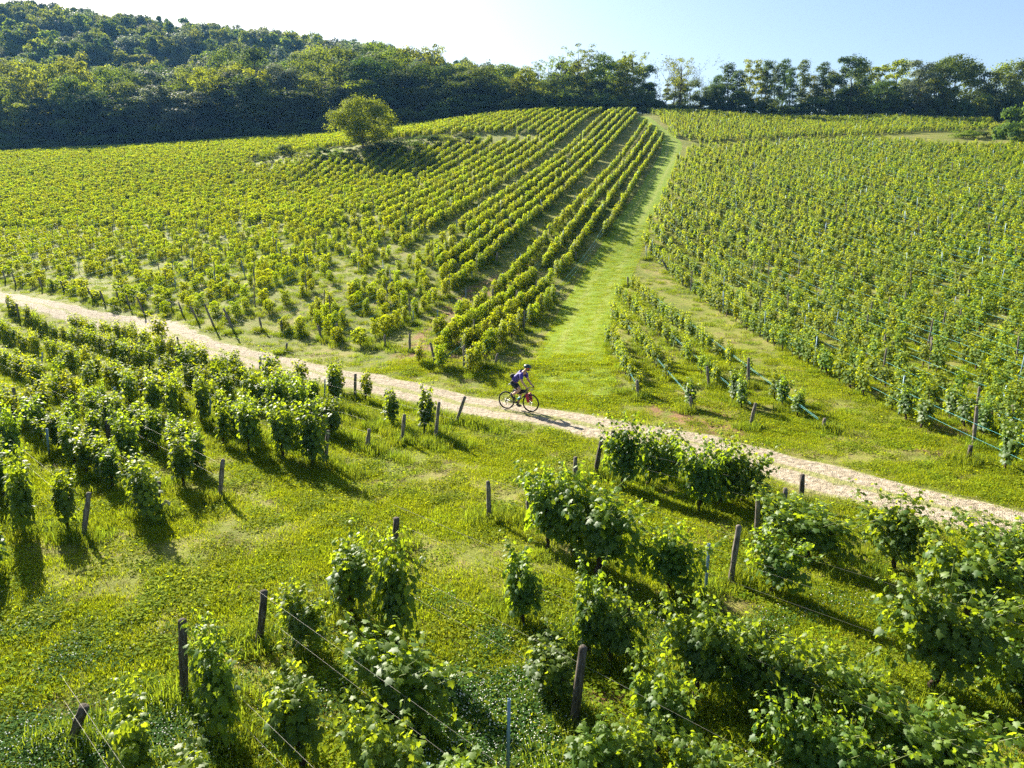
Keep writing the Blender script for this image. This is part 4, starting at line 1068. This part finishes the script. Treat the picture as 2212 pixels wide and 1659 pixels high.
# the lone tree and its neighbours on the hillside
LT = tree_parts(700, 9.0, 12.6, 'lone', 'round', 64, 330, .25, .10)
B = at(784, 320)
r = bpy.data.objects.new('lone_tree', None); COL.objects.link(r); r.location = B; h, _ = height_to(B, 784, 219); sc = h / 9.0; r.scale = (sc * 1.0, sc * 1.0, sc)
link('trunk', LT[0], r); link('crown', LT[1], r)
tag(r, 'low spreading yellow-green tree standing alone among the vine rows', 'tree')
wide = 0
SH = [(560, 338, 30, 344, 'bush'), (620, 312, 40, 338, 'darkbush'), (575, 330, 40, 352, 'bush'), (668, 322, 60, 346, 'bush'), (700, 318, 50, 342, 'darkbush'), (735, 320, 50, 345, 'bush'), (760, 322, 44, 346, 'darkbush'),
      (815, 308, 60, 332, 'darkbush'), (850, 304, 55, 328, 'darkbush'), (885, 298, 60, 318, 'bush'), (925, 292, 60, 314, 'darkbush'), (965, 290, 60, 311, 'bush'), (1005, 289, 50, 308, 'darkbush'), (1030, 291, 30, 306, 'bush'), (535, 345, 26, 358, 'bush')]
for q, (u, vt, wp, vb, kd) in enumerate(SH):
    B = at(u, vb); h, _ = height_to(B, u, vt)
    side = 'before' if u < 780 else 'past'
    n = sum(1 for s in SH[:q + 1] if s[4] == kd and (s[0] < 780) == (u < 780))
    put_tree(B[0], B[1], max(1.2, h), wp * B[1] / FP, kd, f"{KT[kd]} of the strip {side} the lone tree, {nth(n)} of its colour", 'shrubs by the lone tree', 'shrub')
# edge of the terrace on the other side
for q, (u, vt, wp, vb, kd, lab) in enumerate([(2080, 279, 62, 299, 'bush', 'low pale shrub on the grass terrace above the vines'), (2120, 282, 40, 298, 'darkbush', 'small dark shrub at the end of the grass terrace'),
      (2160, 262, 50, 300, 'bush', 'bright low shrub leaning on the big shrub at the terrace end'), (2205, 232, 100, 316, 'darkbush', 'big dark shrub closing the end of the terrace'), (2245, 205, 100, 322, 'bush', 'tall bright shrub cut by the frame at the terrace end')]):
    B = at(u, vb); h, _ = height_to(B, u, vt); put_tree(B[0], B[1], max(1.0, h), wp * B[1] / FP, kd, lab, None, 'shrub')

# trees along the ridge
RT = [(1136, 146, 62, 'acacia'), (1120, 165, 50, 'mid'), (1165, 128, 40, 'airy'), (1182, 122, 48, 'airy'), (1215, 118, 60, 'airy'), (1246, 93, 84, 'airy'), (1262, 105, 60, 'airy'), (1300, 116, 62, 'mid'), (1330, 122, 50, 'dark'), (1366, 108, 78, 'airy'), (1385, 130, 50, 'dark'),
      (1352, 120, 50, 'acacia'), (1412, 125, 46, 'bare'), (1436, 118, 80, 'bare'), (1462, 122, 60, 'airy'), (1475, 140, 60, 'bare'), (1500, 158, 46, 'bare'), (1488, 172, 50, 'mid'), (1530, 182, 46, 'mid'), (1545, 176, 40, 'dark'), (1450, 165, 50, 'mid'), (1526, 150, 40, 'bare'), (1545, 160, 36, 'tall'), (1568, 134, 46, 'tall'), (1590, 150, 40, 'tall'), (1611, 127, 50, 'acacia'),
      (1646, 127, 40, 'tall'), (1640, 150, 40, 'acacia'), (1664, 140, 34, 'tall'), (1683, 124, 44, 'tall'), (1700, 142, 34, 'tall'), (1723, 126, 38, 'tall'), (1742, 160, 40, 'mid'), (1766, 131, 44, 'tall'), (1790, 150, 50, 'mid'), (1822, 117, 74, 'dark'), (1850, 140, 50, 'mid'),
      (1880, 144, 54, 'acacia'), (1926, 127, 82, 'acacia'), (1905, 170, 60, 'dark'), (1970, 128, 60, 'grey'), (2006, 140, 66, 'mid'), (2050, 112, 92, 'dark'), (2085, 128, 66, 'dark'), (2020, 125, 60, 'dark'), (2136, 150, 60, 'mid'), (2172, 130, 86, 'mid'), (2208, 120, 76, 'dark'), (2250, 112, 90, 'acacia'),
      (1960, 175, 50, 'dark'), (1860, 185, 60, 'dark'), (1240, 160, 60, 'dark'), (1290, 170, 60, 'dark'), (1345, 165, 60, 'dark'), (1395, 175, 50, 'dark'), (1190, 170, 60, 'dark'), (2120, 185, 60, 'dark')]
cnt = {}
for (u, vt, wp, kd) in sorted(RT):
    cnt[kd] = cnt.get(kd, 0) + 1
    y = 187 + rgT.uniform(-4, 12) + (0 if u < 1500 else -4)
    if 1740 < u < 1790 : y += 2
    tree_px(u, vt, wp, y, kd, f"{KT[kd]} on the ridge, {nth(cnt[kd])} of its kind counting from the wood", 'trees on the ridge')
n = 0
for u in np.arange(1110, 2290, 21):
    if 1725 < u < 1755 or 1790 > u > 1775 and False: continue
    n += 1; y = 182 + rgT.uniform(-2, 3); kd = 'darkbush' if rgT.random() < .75 else 'bush'
    vt = 205 + rgT.uniform(-18, 14) + (10 if 1440 < u < 1760 else 0)
    tree_px(u + rgT.normal(0, 5), vt, 52 * rgT.uniform(.8, 1.3), y, kd, f"{KT[kd]} under the ridge trees, {nth(n)} along from the wood", 'shrubs under the ridge trees', 'shrub')

# the wood behind the lone-tree field: every tree one can pick out along its face
SKY_N = lambda u: np.interp(u, [-400, 0, 90, 180, 260, 330, 400, 470, 540, 600, 680, 760, 830, 900, 960, 1020, 1075, 1115, 1160], [165, 150, 128, 118, 138, 132, 122, 112, 93, 104, 108, 96, 92, 110, 104, 120, 138, 160, 215])
BASE_N = lambda u: np.interp(u, [-400, 0, 250, 500, 700, 850, 1120, 1180], [350, 330, 318, 304, 290, 262, 234, 232])
cells = []
for row, (dy, du, lo) in enumerate([(0, 62, 62), (8, 58, 34), (20, 60, 10), (36, 64, 2)]):
    for u in np.arange(-260 + row * 17, 1175, du): cells.append((row, u + rgT.normal(0, 7), dy, lo))
cn = 0; cc = {}
for row, u, dy, lo in cells:
    y = np.interp(u, [-400, 0, 500, 850, 1150], [205, 206, 203, 190, 194]) + dy + rgT.uniform(-2, 2)
    d = ray(u, 300); x = d[0] / d[1] * y; z = T1(x, y)
    skyv = SKY_N(u) + lo * (1.0 if u < 1000 else .4) + rgT.uniform(-12, 26) * (1.5 if row == 0 else 1)
    top = CH + ray(u, skyv)[2] / ray(u, skyv)[1] * y
    kd = rgT.choice(['dark', 'mid', 'grey', 'acacia', 'dark', 'tall'], p=[.3, .25, .13, .17, .1, .05])
    if u < 240 and row > 0: kd = rgT.choice(['acacia', 'mid'])
    if row > 1 and kd == 'dark' and rgT.random() < .5: kd = 'mid'
    h = float(np.clip(top - z, 7, 32))
    cc[(row, kd)] = cc.get((row, kd), 0) + 1
    RWN = ['at the field edge', 'just inside the wood', 'deeper in the wood', 'at the back of the wood'][row]
    put_tree(x, y, h, rgT.uniform(9, 15), kd, f"{KT[kd]} {RWN}, {nth(cc[(row, kd)])} towards the ridge", 'trees of the near wood')
n = 0
for u in np.arange(-200, 1150, 31):
    n += 1; y = np.interp(u, [-400, 0, 500, 850, 1150], [200, 201, 198, 184, 188]) + rgT.uniform(-1, 2)
    tree_px(u, BASE_N(u) - rgT.uniform(14, 40), 70 * rgT.uniform(.8, 1.3), y, 'darkbush', f"dark shrub shaded along the wood edge, {nth(n)} towards the ridge", 'shrubs along the wood edge', 'shrub')

# the wooded hill far behind: one mass of trees
def joined2(tr, cr, name, mats):
    V = []; F4 = []; F3 = []; n = 0; ti = []; m4 = []; m3 = []
    for k, me in enumerate((tr, cr)):
        co = np.empty(len(me.vertices) * 3, np.float32); me.vertices.foreach_get('co', co)
        a = np.empty(len(me.vertices), np.float32); me.attributes['tint'].data.foreach_get('value', a)
        for p in me.polygons:
            v = [x + n for x in p.vertices]
            (F4 if len(v) == 4 else F3).append(v); (m4 if len(v) == 4 else m3).append(k)
        V.append(co.reshape(-1, 3)); ti.append(a); n += len(me.vertices)
    return mesh_np(name, np.concatenate(V), [np.array(F4), np.array(F3)], mats, np.concatenate(ti), False, m4 + m3)
FT = []
for q, (kd, fm) in enumerate([('dark', 'round'), ('mid', 'round'), ('acacia', 'round'), ('grey', 'round'), ('dark', 'tall'), ('mid', 'round'), ('mid', 'round')]):
    t = tree_parts(800 + q, 15, 11, kd, fm, 22, 150, .62, .12); FT.append(joined2(t[0], t[1], 'hill_tree', [M_BARK, M_TL[kd]]))
rgh = np.random.default_rng(123)
X = rgh.uniform(-460, 150, 16000); Y = rgh.uniform(236, 600, 16000)
Z = Tz(X, Y); U, V_ = project(X, Y, Z)
ok = (U > -250) & (U < 1330) & (X < 60 + (Y - 240) * .1) & (Z > 28)
X, Y, Z = X[ok], Y[ok], Z[ok]
keep = []; Hh = {}
for a in range(len(X)):
    c = (int(X[a] // 9), int(Y[a] // 9))
    if c in Hh: continue
    Hh[c] = 1; keep.append(a)
X, Y, Z = X[keep], Y[keep], Z[keep]; n = len(X); print('hill trees', n)
scatter('hill_woodland', FT, np.column_stack([X, Y, Z - .5]), yaw(n, rgh, .04), np.column_stack([rgh.uniform(.9, 1.5, n), rgh.uniform(.9, 1.5, n), rgh.uniform(.75, 1.45, n)]), 'distant bluish woodland covering the hill', 44, 'woodland')

# ------------------------------------------------------------------ haze: the air itself
g = Geo(); g.box((-170, 290, 60), (960, 700, 260))
M_HAZE = bpy.data.materials.new('haze'); M_HAZE.use_nodes = True
_t = M_HAZE.node_tree; _t.nodes.clear(); _o = _t.nodes.new('ShaderNodeOutputMaterial'); _v = _t.nodes.new('ShaderNodeVolumePrincipled')
_v.inputs['Color'].default_value = (0.20, 0.50, 1.0, 1); _v.inputs['Density'].default_value = 0.0001; _v.inputs['Anisotropy'].default_value = 0.2
_t.links.new(_v.outputs[0], _o.inputs['Volume'])
tag(link('haze', g.mesh('haze', [M_HAZE])), 'thin blue summer haze over the fields', kind='stuff')
#@@CYC
# ------------------------------------------------------------------ the cyclist
M_TYRE = mat('tyre_rubber', (0.02, 0.018, 0.017), 0.85); M_RIM = mat('black_rim', (0.015, 0.015, 0.015), 0.4); M_METAL = mat('bare_metal', (0.45, 0.45, 0.45), 0.35, 0.9)
M_FRAME = mat('frame_paint', (0.035, 0.022, 0.025), 0.35); M_TAPE = mat('bar_tape', (0.02, 0.02, 0.022), 0.8); M_SADDLE = mat('saddle_cover', (0.10, 0.14, 0.17), 0.35)
M_RED = mat('red_bag_fabric', (0.42, 0.012, 0.04), 0.55); M_BLACK = mat('black_fabric', (0.012, 0.012, 0.015), 0.8); M_GREY = mat('grey_fabric', (0.12, 0.12, 0.14), 0.7)
M_SKIN = mat('skin', (0.50, 0.27, 0.18), 0.55); M_JERSEY = mat('violet_jersey', (0.055, 0.035, 0.26), 0.7); M_SHOE = mat('shoe', (0.015, 0.02, 0.025), 0.5)
M_HELMET = mat('helmet_shell', (0.015, 0.035, 0.045), 0.3); M_LENS = mat('red_mirror_lens', (0.75, 0.04, 0.015), 0.12, 0.3); M_BEARD = mat('dark_beard', (0.03, 0.018, 0.012), 0.9); M_TEAL = mat('teal_bottle', (0.05, 0.35, 0.33), 0.4)
CB = np.array(at(1120, 888.5)); CYR = (0, 0, -R(28)); CYS = 1.04
def cyc_root(name, label, cat, group=None):
    r = bpy.data.objects.new(name, None); COL.objects.link(r); r.location = (CB[0], CB[1], CB[2] + .035); r.rotation_euler = CYR; r.scale = (CYS,) * 3
    return tag(r, label, cat, group)
bike = cyc_root('bicycle', 'dark gravel bicycle with drop handlebar ridden along the path', 'bicycle')
def ring(R_, r_, m, name, parent, seg=40, sides=8, sx=1.0):
    g = Geo(); V = []; Qd = []
    for i in range(seg):
        a = 2 * math.pi * i / seg
        for k in range(sides):
            b = 2 * math.pi * k / sides; rr = R_ + r_ * math.cos(b); V.append((rr * math.cos(a), r_ * sx * math.sin(b), rr * math.sin(a)))
            Qd.append((i * sides + k, i * sides + (k + 1) % sides, ((i + 1) % seg) * sides + (k + 1) % sides, ((i + 1) % seg) * sides + k))
    g.add(V, Qd); return link(name, g.mesh(name, [m], True), parent)
for hx in (-.51, .51):
    g = Geo(); g.tube([(0, -.05, 0), (0, .05, 0)], [.022, .022], 10)
    wh = link('wheel', g.mesh('wheel', [M_METAL], True), bike, (hx, 0, .345))
    ring(.324, .0215, M_TYRE, 'tyre', wh); ring(.298, .012, M_RIM, 'rim', wh, sx=1.1)
    g = Geo()
    for i in range(24):
        a = 2 * math.pi * i / 24; sg = 1 if i % 2 else -1; b = a + .35 * (1 if i % 4 < 2 else -1)
        g.tube([(.02 * math.cos(b), sg * .025, .02 * math.sin(b)), (.295 * math.cos(a), 0, .295 * math.sin(a))], [.0014, .0014], 4, False)
    link('spokes', g.mesh('spokes', [M_METAL], True), wh)
    ring(.075, .004, M_METAL, 'brake_disc', wh, 24, 4)
BBX = (-.10, 0, .285); ST = (-.235, 0, .78); HT = (.335, 0, .83); HB = (.365, 0, .70); RH = (-.51, 0, .345); FH = (.51, 0, .345)
g = Geo()
g.tube([BBX, ST], .016, 8); g.tube([ST, HT], .017, 8); g.tube([BBX, HB], .022, 8); g.tube([HT, HB], .024, 8)
for sy in (-1, 1):
    g.tube([(-.10, sy * .03, .285), (-.51, sy * .06, .345)], .010, 6); g.tube([(-.225, sy * .018, .74), (-.51, sy * .06, .345)], .008, 6)
link('frame', g.mesh('frame', [M_FRAME], True), bike)
g = Geo(); g.tube([HB, (.385, 0, .66)], .022, 8)
for sy in (-1, 1): g.tube([(.385, 0, .665), (.40, sy * .045, .64), (.51, sy * .052, .345)], [.014, .014, .010], 6)
link('fork', g.mesh('fork', [M_FRAME], True), bike)
g = Geo(); g.tube([ST, (-.27, 0, .95)], .013, 8); link('seat_post', g.mesh('seat_post', [M_RIM], True), bike)
g = Geo(); V = []; 
for x, w_, z in [(-.40, .07, .975), (-.36, .075, .98), (-.28, .045, .972), (-.18, .022, .968), (-.13, .016, .955)]:
    for k in range(8):
        a = 2 * math.pi * k / 8; V.append((x, w_ * math.cos(a), z + .018 * math.sin(a)))
g.add(V, [(i * 8 + k, i * 8 + (k + 1) % 8, (i + 1) * 8 + (k + 1) % 8, (i + 1) * 8 + k) for i in range(4) for k in range(8)], [(0, k + 1, k) for k in range(1, 7)] + [(32, 32 + k, 33 + k) for k in range(1, 7)])
link('saddle', g.mesh('saddle', [M_SADDLE], True), bike)
g = Geo(); g.tube([HT, (.33, 0, .88), (.42, 0, .905)], .018, 8); g.tube([(.42, -.20, .905), (.42, 0, .905), (.42, .20, .905)], .013, 8)
for sy in (-1, 1):
    g.tube([(.42, sy * .20, .905), (.48, sy * .215, .905), (.515, sy * .22, .87), (.50, sy * .225, .80), (.44, sy * .23, .775), (.38, sy * .235, .775)], .014, 8)
    g.tube([(.47, sy * .215, .91), (.515, sy * .215, .925), (.535, sy * .215, .965)], [.019, .02, .014], 8)
    g.tube([(.535, sy * .215, .93), (.55, sy * .22, .86), (.53, sy * .225, .82)], .006, 5)
link('handlebar', g.mesh('handlebar', [M_TAPE], True), bike)
PR = (-.15, -.12, .445); PL = (-.05, .12, .125)
g = Geo(); g.tube([(BBX[0], -.075, BBX[2]), (PR[0], -.085, PR[2])], .010, 6); g.tube([(BBX[0], .075, BBX[2]), (PL[0], .085, PL[2])], .010, 6); g.tube([(BBX[0], -.08, BBX[2]), (BBX[0], .08, BBX[2])], .018, 8)
link('crank', g.mesh('crank', [M_RIM], True), bike)
cr = ring(.085, .006, M_RIM, 'chainring', bike, 28, 4); cr.location = (BBX[0], -.06, BBX[2])
cs = ring(.045, .010, M_METAL, 'cassette', bike, 20, 4); cs.location = (-.51, -.045, .345)
g = Geo(); g.tube([(BBX[0], -.06, BBX[2] + .085), (-.51, -.05, .39)], .004, 4); g.tube([(BBX[0], -.06, BBX[2] - .085), (-.49, -.055, .19)], .004, 4); link('chain', g.mesh('chain', [M_RIM], True), bike)
g = Geo(); g.tube([(-.51, -.06, .32), (-.50, -.065, .26), (-.47, -.065, .19)], [.014, .012, .014], 6); link('derailleur', g.mesh('derailleur', [M_RIM], True), bike)
for p in (PR, PL):
    g = Geo(); g.box(p, (.09, .08, .02), Matrix.Rotation(R(50 if p is PR else 10), 4, 'Y')); link('pedal', g.mesh('pedal', [M_RIM]), bike)
g = Geo(); V = [(x, y, z) for (x, z0, z1) in [(-.20, .66, .76), (.05, .62, .785), (.30, .735, .805)] for y in (-.03, .03) for z in (z0, z1)]
g.add(V, [(0, 1, 3, 2), (8, 10, 11, 9)] + [(i, i + 4, i + 5, i + 1) for i in (0, 4)] + [(i + 2, i + 3, i + 7, i + 6) for i in (0, 4)] + [(i + 1, i + 5, i + 7, i + 3) for i in (0, 4)] + [(i, i + 2, i + 6, i + 4) for i in (0, 4)])
link('frame_bag', g.mesh('frame_bag', [M_BLACK]), bike)
for sy, nm in ((-1, 'red cylindrical bag strapped to the camera-facing side of the bicycle fork'), (1, 'red cylindrical bag strapped to the far side of the bicycle fork')):
    rb = cyc_root('fork_bag', nm, 'bag', 'red bags strapped to the fork')
    ax = [(.405, sy * .115, .70), (.41, sy * .12, .685), (.43, sy * .125, .60), (.455, sy * .125, .50), (.475, sy * .12, .40), (.48, sy * .115, .385)]
    g = Geo(); g.tube(ax, [.02, .058, .066, .064, .056, .02], 10); link('bag_body', g.mesh('bag_body', [M_RED], True), rb)
    g = Geo()
    for t in (.25, .7):
        p0 = np.array(ax[1]) * (1 - t) + np.array(ax[4]) * t; d = unit(np.array(ax[4]) - ax[1]); g.tube([p0 - d * .014, p0 + d * .014], .0675, 10)
    link('strap', g.mesh('strap', [M_BLACK], True), rb)
bt = cyc_root('water_bottle', 'small teal water bottle in the bicycle frame below the black frame bag', 'bottle')
g = Geo(); d = unit(np.array(HB) - np.array(BBX)); up = np.array([-d[2], 0, d[0]]); p0 = np.array(BBX) + d * .14 + up * .062
g.tube([p0, p0 + d * .005, p0 + d * .12, p0 + d * .14, p0 + d * .17], [.02, .035, .035, .022, .018], 10); link('bottle_body', g.mesh('bottle_body', [M_TEAL], True), bt)

def skin_obj(name, J, E_, m, parent, root, sub=2):
    keys = list(J); me = bpy.data.meshes.new(name); me.from_pydata([J[k][:3] for k in keys], [(keys.index(a), keys.index(b)) for a, b in E_], []); me.update()
    o = link(name, me, parent); md = o.modifiers.new('skin', 'SKIN'); md.use_smooth_shade = True; md.branch_smoothing = 0.6
    sv = me.skin_vertices[0].data
    for i, k in enumerate(keys):
        r_ = J[k][3] * (1.22 if J[k][3] > .02 else 1.05); sv[i].radius = (r_, r_); sv[i].use_root = (k == root)
    ss = o.modifiers.new('sub', 'SUBSURF'); ss.levels = sub; ss.render_levels = sub
    me.materials.append(m); return o
person = cyc_root('person', 'cyclist in violet jersey, black shorts and dark helmet riding on the gravel path', 'person')
J = {'pelvis': (-.225, 0, 1.05, .115), 'belly': (-.13, 0, 1.19, .105), 'chest': (.06, 0, 1.36, .115), 'ribs': (.17, 0, 1.45, .095), 'neck': (.25, 0, 1.52, .052), 'throat': (.30, 0, 1.565, .05), 'jaw': (.355, 0, 1.60, .068), 'head': (.375, 0, 1.665, .088), 'crown': (.36, 0, 1.73, .07),
     'nose': (.468, 0, 1.632, .012)}
E_ = [('pelvis', 'belly'), ('belly', 'chest'), ('chest', 'ribs'), ('ribs', 'neck'), ('neck', 'throat'), ('throat', 'jaw'), ('jaw', 'head'), ('head', 'crown'), ('head', 'nose')]
for sd_, sy in (('r', -1), ('l', 1)):
    J['sh' + sd_] = (.20, sy * .165, 1.445, .055); J['el' + sd_] = (.255, sy * .245, 1.19, .040); J['wr' + sd_] = (.435, sy * .225, .985, .026); J['pa' + sd_] = (.495, sy * .213, .958, .030)
    E_ += [('ribs', 'sh' + sd_), ('sh' + sd_, 'el' + sd_), ('el' + sd_, 'wr' + sd_), ('wr' + sd_, 'pa' + sd_)]
    for f, (dx, dz, L_) in enumerate([(.030, -.004, 1.0), (.022, -.010, 1.05), (.012, -.014, 1.0), (.002, -.016, .85)]):
        J[f'f{f}a' + sd_] = (.500 + dx, sy * .236, .955 + dz, .0095); J[f'f{f}b' + sd_] = (.503 + dx, sy * .240, .932 + dz, .009); J[f'f{f}c' + sd_] = (.500 + dx, sy * .222, .912 + dz, .008)
        E_ += [('pa' + sd_, f'f{f}a' + sd_), (f'f{f}a' + sd_, f'f{f}b' + sd_), (f'f{f}b' + sd_, f'f{f}c' + sd_)]
    J['th1' + sd_] = (.49, sy * .188, .945, .010); J['th2' + sd_] = (.515, sy * .186, .928, .009); E_ += [('pa' + sd_, 'th1' + sd_), ('th1' + sd_, 'th2' + sd_)]
J.update({'hipr': (-.20, -.095, 1.01, .088), 'knr': (.135, -.115, .845, .055), 'car': (.00, -.12, .74, .054), 'anr': (-.215, -.12, .605, .033), 'her': (-.235, -.12, .555, .03), 'tor': (-.12, -.12, .475, .028),
          'hipl': (-.20, .095, 1.01, .088), 'knl': (.045, .115, .665, .055), 'cal': (.005, .12, .52, .052), 'anl': (-.085, .12, .235, .033), 'hel': (-.115, .12, .175, .03), 'tol': (.03, .12, .16, .028)})
for s_ in 'rl': E_ += [('pelvis', 'hip' + s_), ('hip' + s_, 'kn' + s_), ('kn' + s_, 'ca' + s_), ('ca' + s_, 'an' + s_), ('an' + s_, 'he' + s_), ('he' + s_, 'to' + s_)]
skin_obj('body', J, E_, M_SKIN, person, 'pelvis')
K = {'a': (-.20, 0, 1.10, .130), 'belly': (-.12, 0, 1.20, .122), 'chest': (.06, 0, 1.365, .130), 'ribs': (.165, 0, 1.455, .108), 'neck': (.225, 0, 1.505, .066)}
EK = [('a', 'belly'), ('belly', 'chest'), ('chest', 'ribs'), ('ribs', 'neck')]
for s_, sy in (('r', -1), ('l', 1)):
    K['s' + s_] = (.20, sy * .165, 1.445, .070); K['m' + s_] = (.228, sy * .205, 1.33, .066); K['e' + s_] = (.245, sy * .232, 1.225, .056); EK += [('ribs', 's' + s_), ('s' + s_, 'm' + s_), ('m' + s_, 'e' + s_)]
skin_obj('jersey', K, EK, M_JERSEY, person, 'chest')
K = {'w': (-.17, 0, 1.18, .118), 'p': (-.225, 0, 1.04, .140)}; EK = [('w', 'p')]
for s_, sy, kn in (('r', -1, J['knr']), ('l', 1, J['knl'])):
    h = np.array(J['hip' + s_][:3]); q = np.array(kn[:3]); K['h' + s_] = (*h, .103); m_ = h + (q - h) * .45; K['m' + s_] = (*m_, .092); e_ = h + (q - h) * .80; K['e' + s_] = (*e_, .074); EK += [('p', 'h' + s_), ('h' + s_, 'm' + s_), ('m' + s_, 'e' + s_)]
skin_obj('shorts', K, EK, M_BLACK, person, 'p')
for a_, hl, to in ((J['anr'], J['her'], J['tor']), (J['anl'], J['hel'], J['tol'])):
    a_, hl, to = np.array(a_[:3]), np.array(hl[:3]), np.array(to[:3]); d = unit(to - hl)
    K = {'c': (*(a_ + (a_ - hl) * .8), .040), 'a': (*a_, .041), 'h': (*(hl - d * .02), .040), 'm': (*((hl + to) / 2), .044), 't': (*(to + d * .045), .034)}
    skin_obj('shoe', K, [('c', 'a'), ('a', 'h'), ('h', 'm'), ('m', 't')], M_SHOE, person, 'a')
g = Geo(); V = []; nr = 9; ns = 18                         # helmet shell with vents
for i in range(nr):
    a = (math.pi / 2 + .12) * i / (nr - 1)
    for k in range(ns):
        b = 2 * math.pi * k / ns; vent = 1 - (.05 if (k % 3 == 0 and 2 < i < 7) else 0)
        V.append((.145 * vent * math.sin(a) * math.cos(b) * (1.05 if math.cos(b) < 0 else 1), .112 * vent * math.sin(a) * math.sin(b), .108 * vent * math.cos(a)))
Qd = [(i * ns + k, (i + 1) * ns + k, (i + 1) * ns + (k + 1) % ns, i * ns + (k + 1) % ns) for i in range(nr - 1) for k in range(ns)]
g.add(V, Qd); hm = g.mesh('helmet', [M_HELMET], True)
hel = link('helmet', hm, person, (.365, 0, 1.685), (0, R(8), 0)); md = hel.modifiers.new('t', 'SOLIDIFY'); md.thickness = .018; md.offset = -1
g = Geo(); V = []
for t in np.linspace(-1, 1, 9):
    for q in (0, 1): V.append((.125 * math.sqrt(1 - (t * .8) ** 2) + q * .055, t * .095, .018 - q * .02))
    for q in (1, 0): V.append((.125 * math.sqrt(1 - (t * .8) ** 2) + q * .055, t * .095, .010 - q * .02))
g.add(V, [(i * 4 + a, i * 4 + (a + 1) % 4, (i + 1) * 4 + (a + 1) % 4, (i + 1) * 4 + a) for i in range(8) for a in range(4)]); link('visor', g.mesh('visor', [M_HELMET]), hel)
g = Geo()
for sy in (-1, 1): g.tube([(.37, sy * .092, 1.68), (.375, sy * .075, 1.61), (.385, sy * .02, 1.555)], .005, 4)
link('chin_strap', g.mesh('chin_strap', [M_BLACK], True), hel).matrix_parent_inverse = (Matrix.Translation((.365, 0, 1.685)) @ Matrix.Rotation(R(8), 4, 'Y')).inverted()
g = Geo(); V = []
for t in np.linspace(-1, 1, 11):
    a = t * 1.25
    for z in (-.020, .020): V.append((.375 + .098 * math.cos(a), .090 * math.sin(a), 1.655 + z - .006 * abs(t)))
    for z in (.020, -.020): V.append((.375 + .092 * math.cos(a), .085 * math.sin(a), 1.655 + z - .006 * abs(t)))
g.add(V, [(i * 4 + a, i * 4 + (a + 1) % 4, (i + 1) * 4 + (a + 1) % 4, (i + 1) * 4 + a) for i in range(10) for a in range(4)]); link('glasses', g.mesh('glasses', [M_LENS], True), person)
skin_obj('beard', {'a': (.35, -.06, 1.59, .022), 'b': (.415, -.03, 1.578, .026), 'c': (.43, 0, 1.575, .028), 'd': (.415, .03, 1.578, .026), 'e': (.35, .06, 1.59, .022)}, [('a', 'b'), ('b', 'c'), ('c', 'd'), ('d', 'e')], M_BEARD, person, 'c', 1)
g = Geo()
for sy in (-1, 1): g.tube([(.372, sy * .080, 1.655), (.365, sy * .094, 1.64), (.368, sy * .088, 1.615)], [.008, .016, .008], 6)
link('ear', g.mesh('ear', [M_SKIN], True), person)
wb = cyc_root('waist_bag', 'small black and grey pack worn on the lower back of the cyclist', 'bag')
g = Geo(); g.tube([(-.245, -.11, 1.295), (-.25, -.09, 1.30), (-.255, 0, 1.305), (-.25, .09, 1.30), (-.245, .11, 1.295)], [.03, .068, .08, .068, .03], 10); link('pouch', g.mesh('pouch', [M_BLACK], True), wb)
g = Geo(); g.tube([(-.27, -.07, 1.245), (-.275, 0, 1.24), (-.27, .07, 1.245)], [.02, .032, .02], 8); link('lower_pocket', g.mesh('lower_pocket', [M_GREY], True), wb)

# pale cloth caught on a stake of the block behind the cyclist
B = at(346, 1112); g = Geo(); rg_ = np.random.default_rng(4); V = []
for i in range(7):
    for j in range(5): V.append((i * .05 - .02, .03 * math.sin(i * 1.3 + j), .42 - j * .022 - .10 * abs(math.sin(i * .75)) + rg_.normal(0, .008)))
g.add(V, [(i * 5 + j, i * 5 + j + 1, (i + 1) * 5 + j + 1, (i + 1) * 5 + j) for i in range(6) for j in range(4)])
o = link('plastic_rag', g.mesh('plastic_rag', [mat('cream_plastic', (0.62, 0.55, 0.30), 0.6)], True), None, tuple(B)); tag(o, 'crumpled cream plastic scrap caught on a dark stake below a vine', 'rag')
md = o.modifiers.new('t', 'SOLIDIFY'); md.thickness = .004
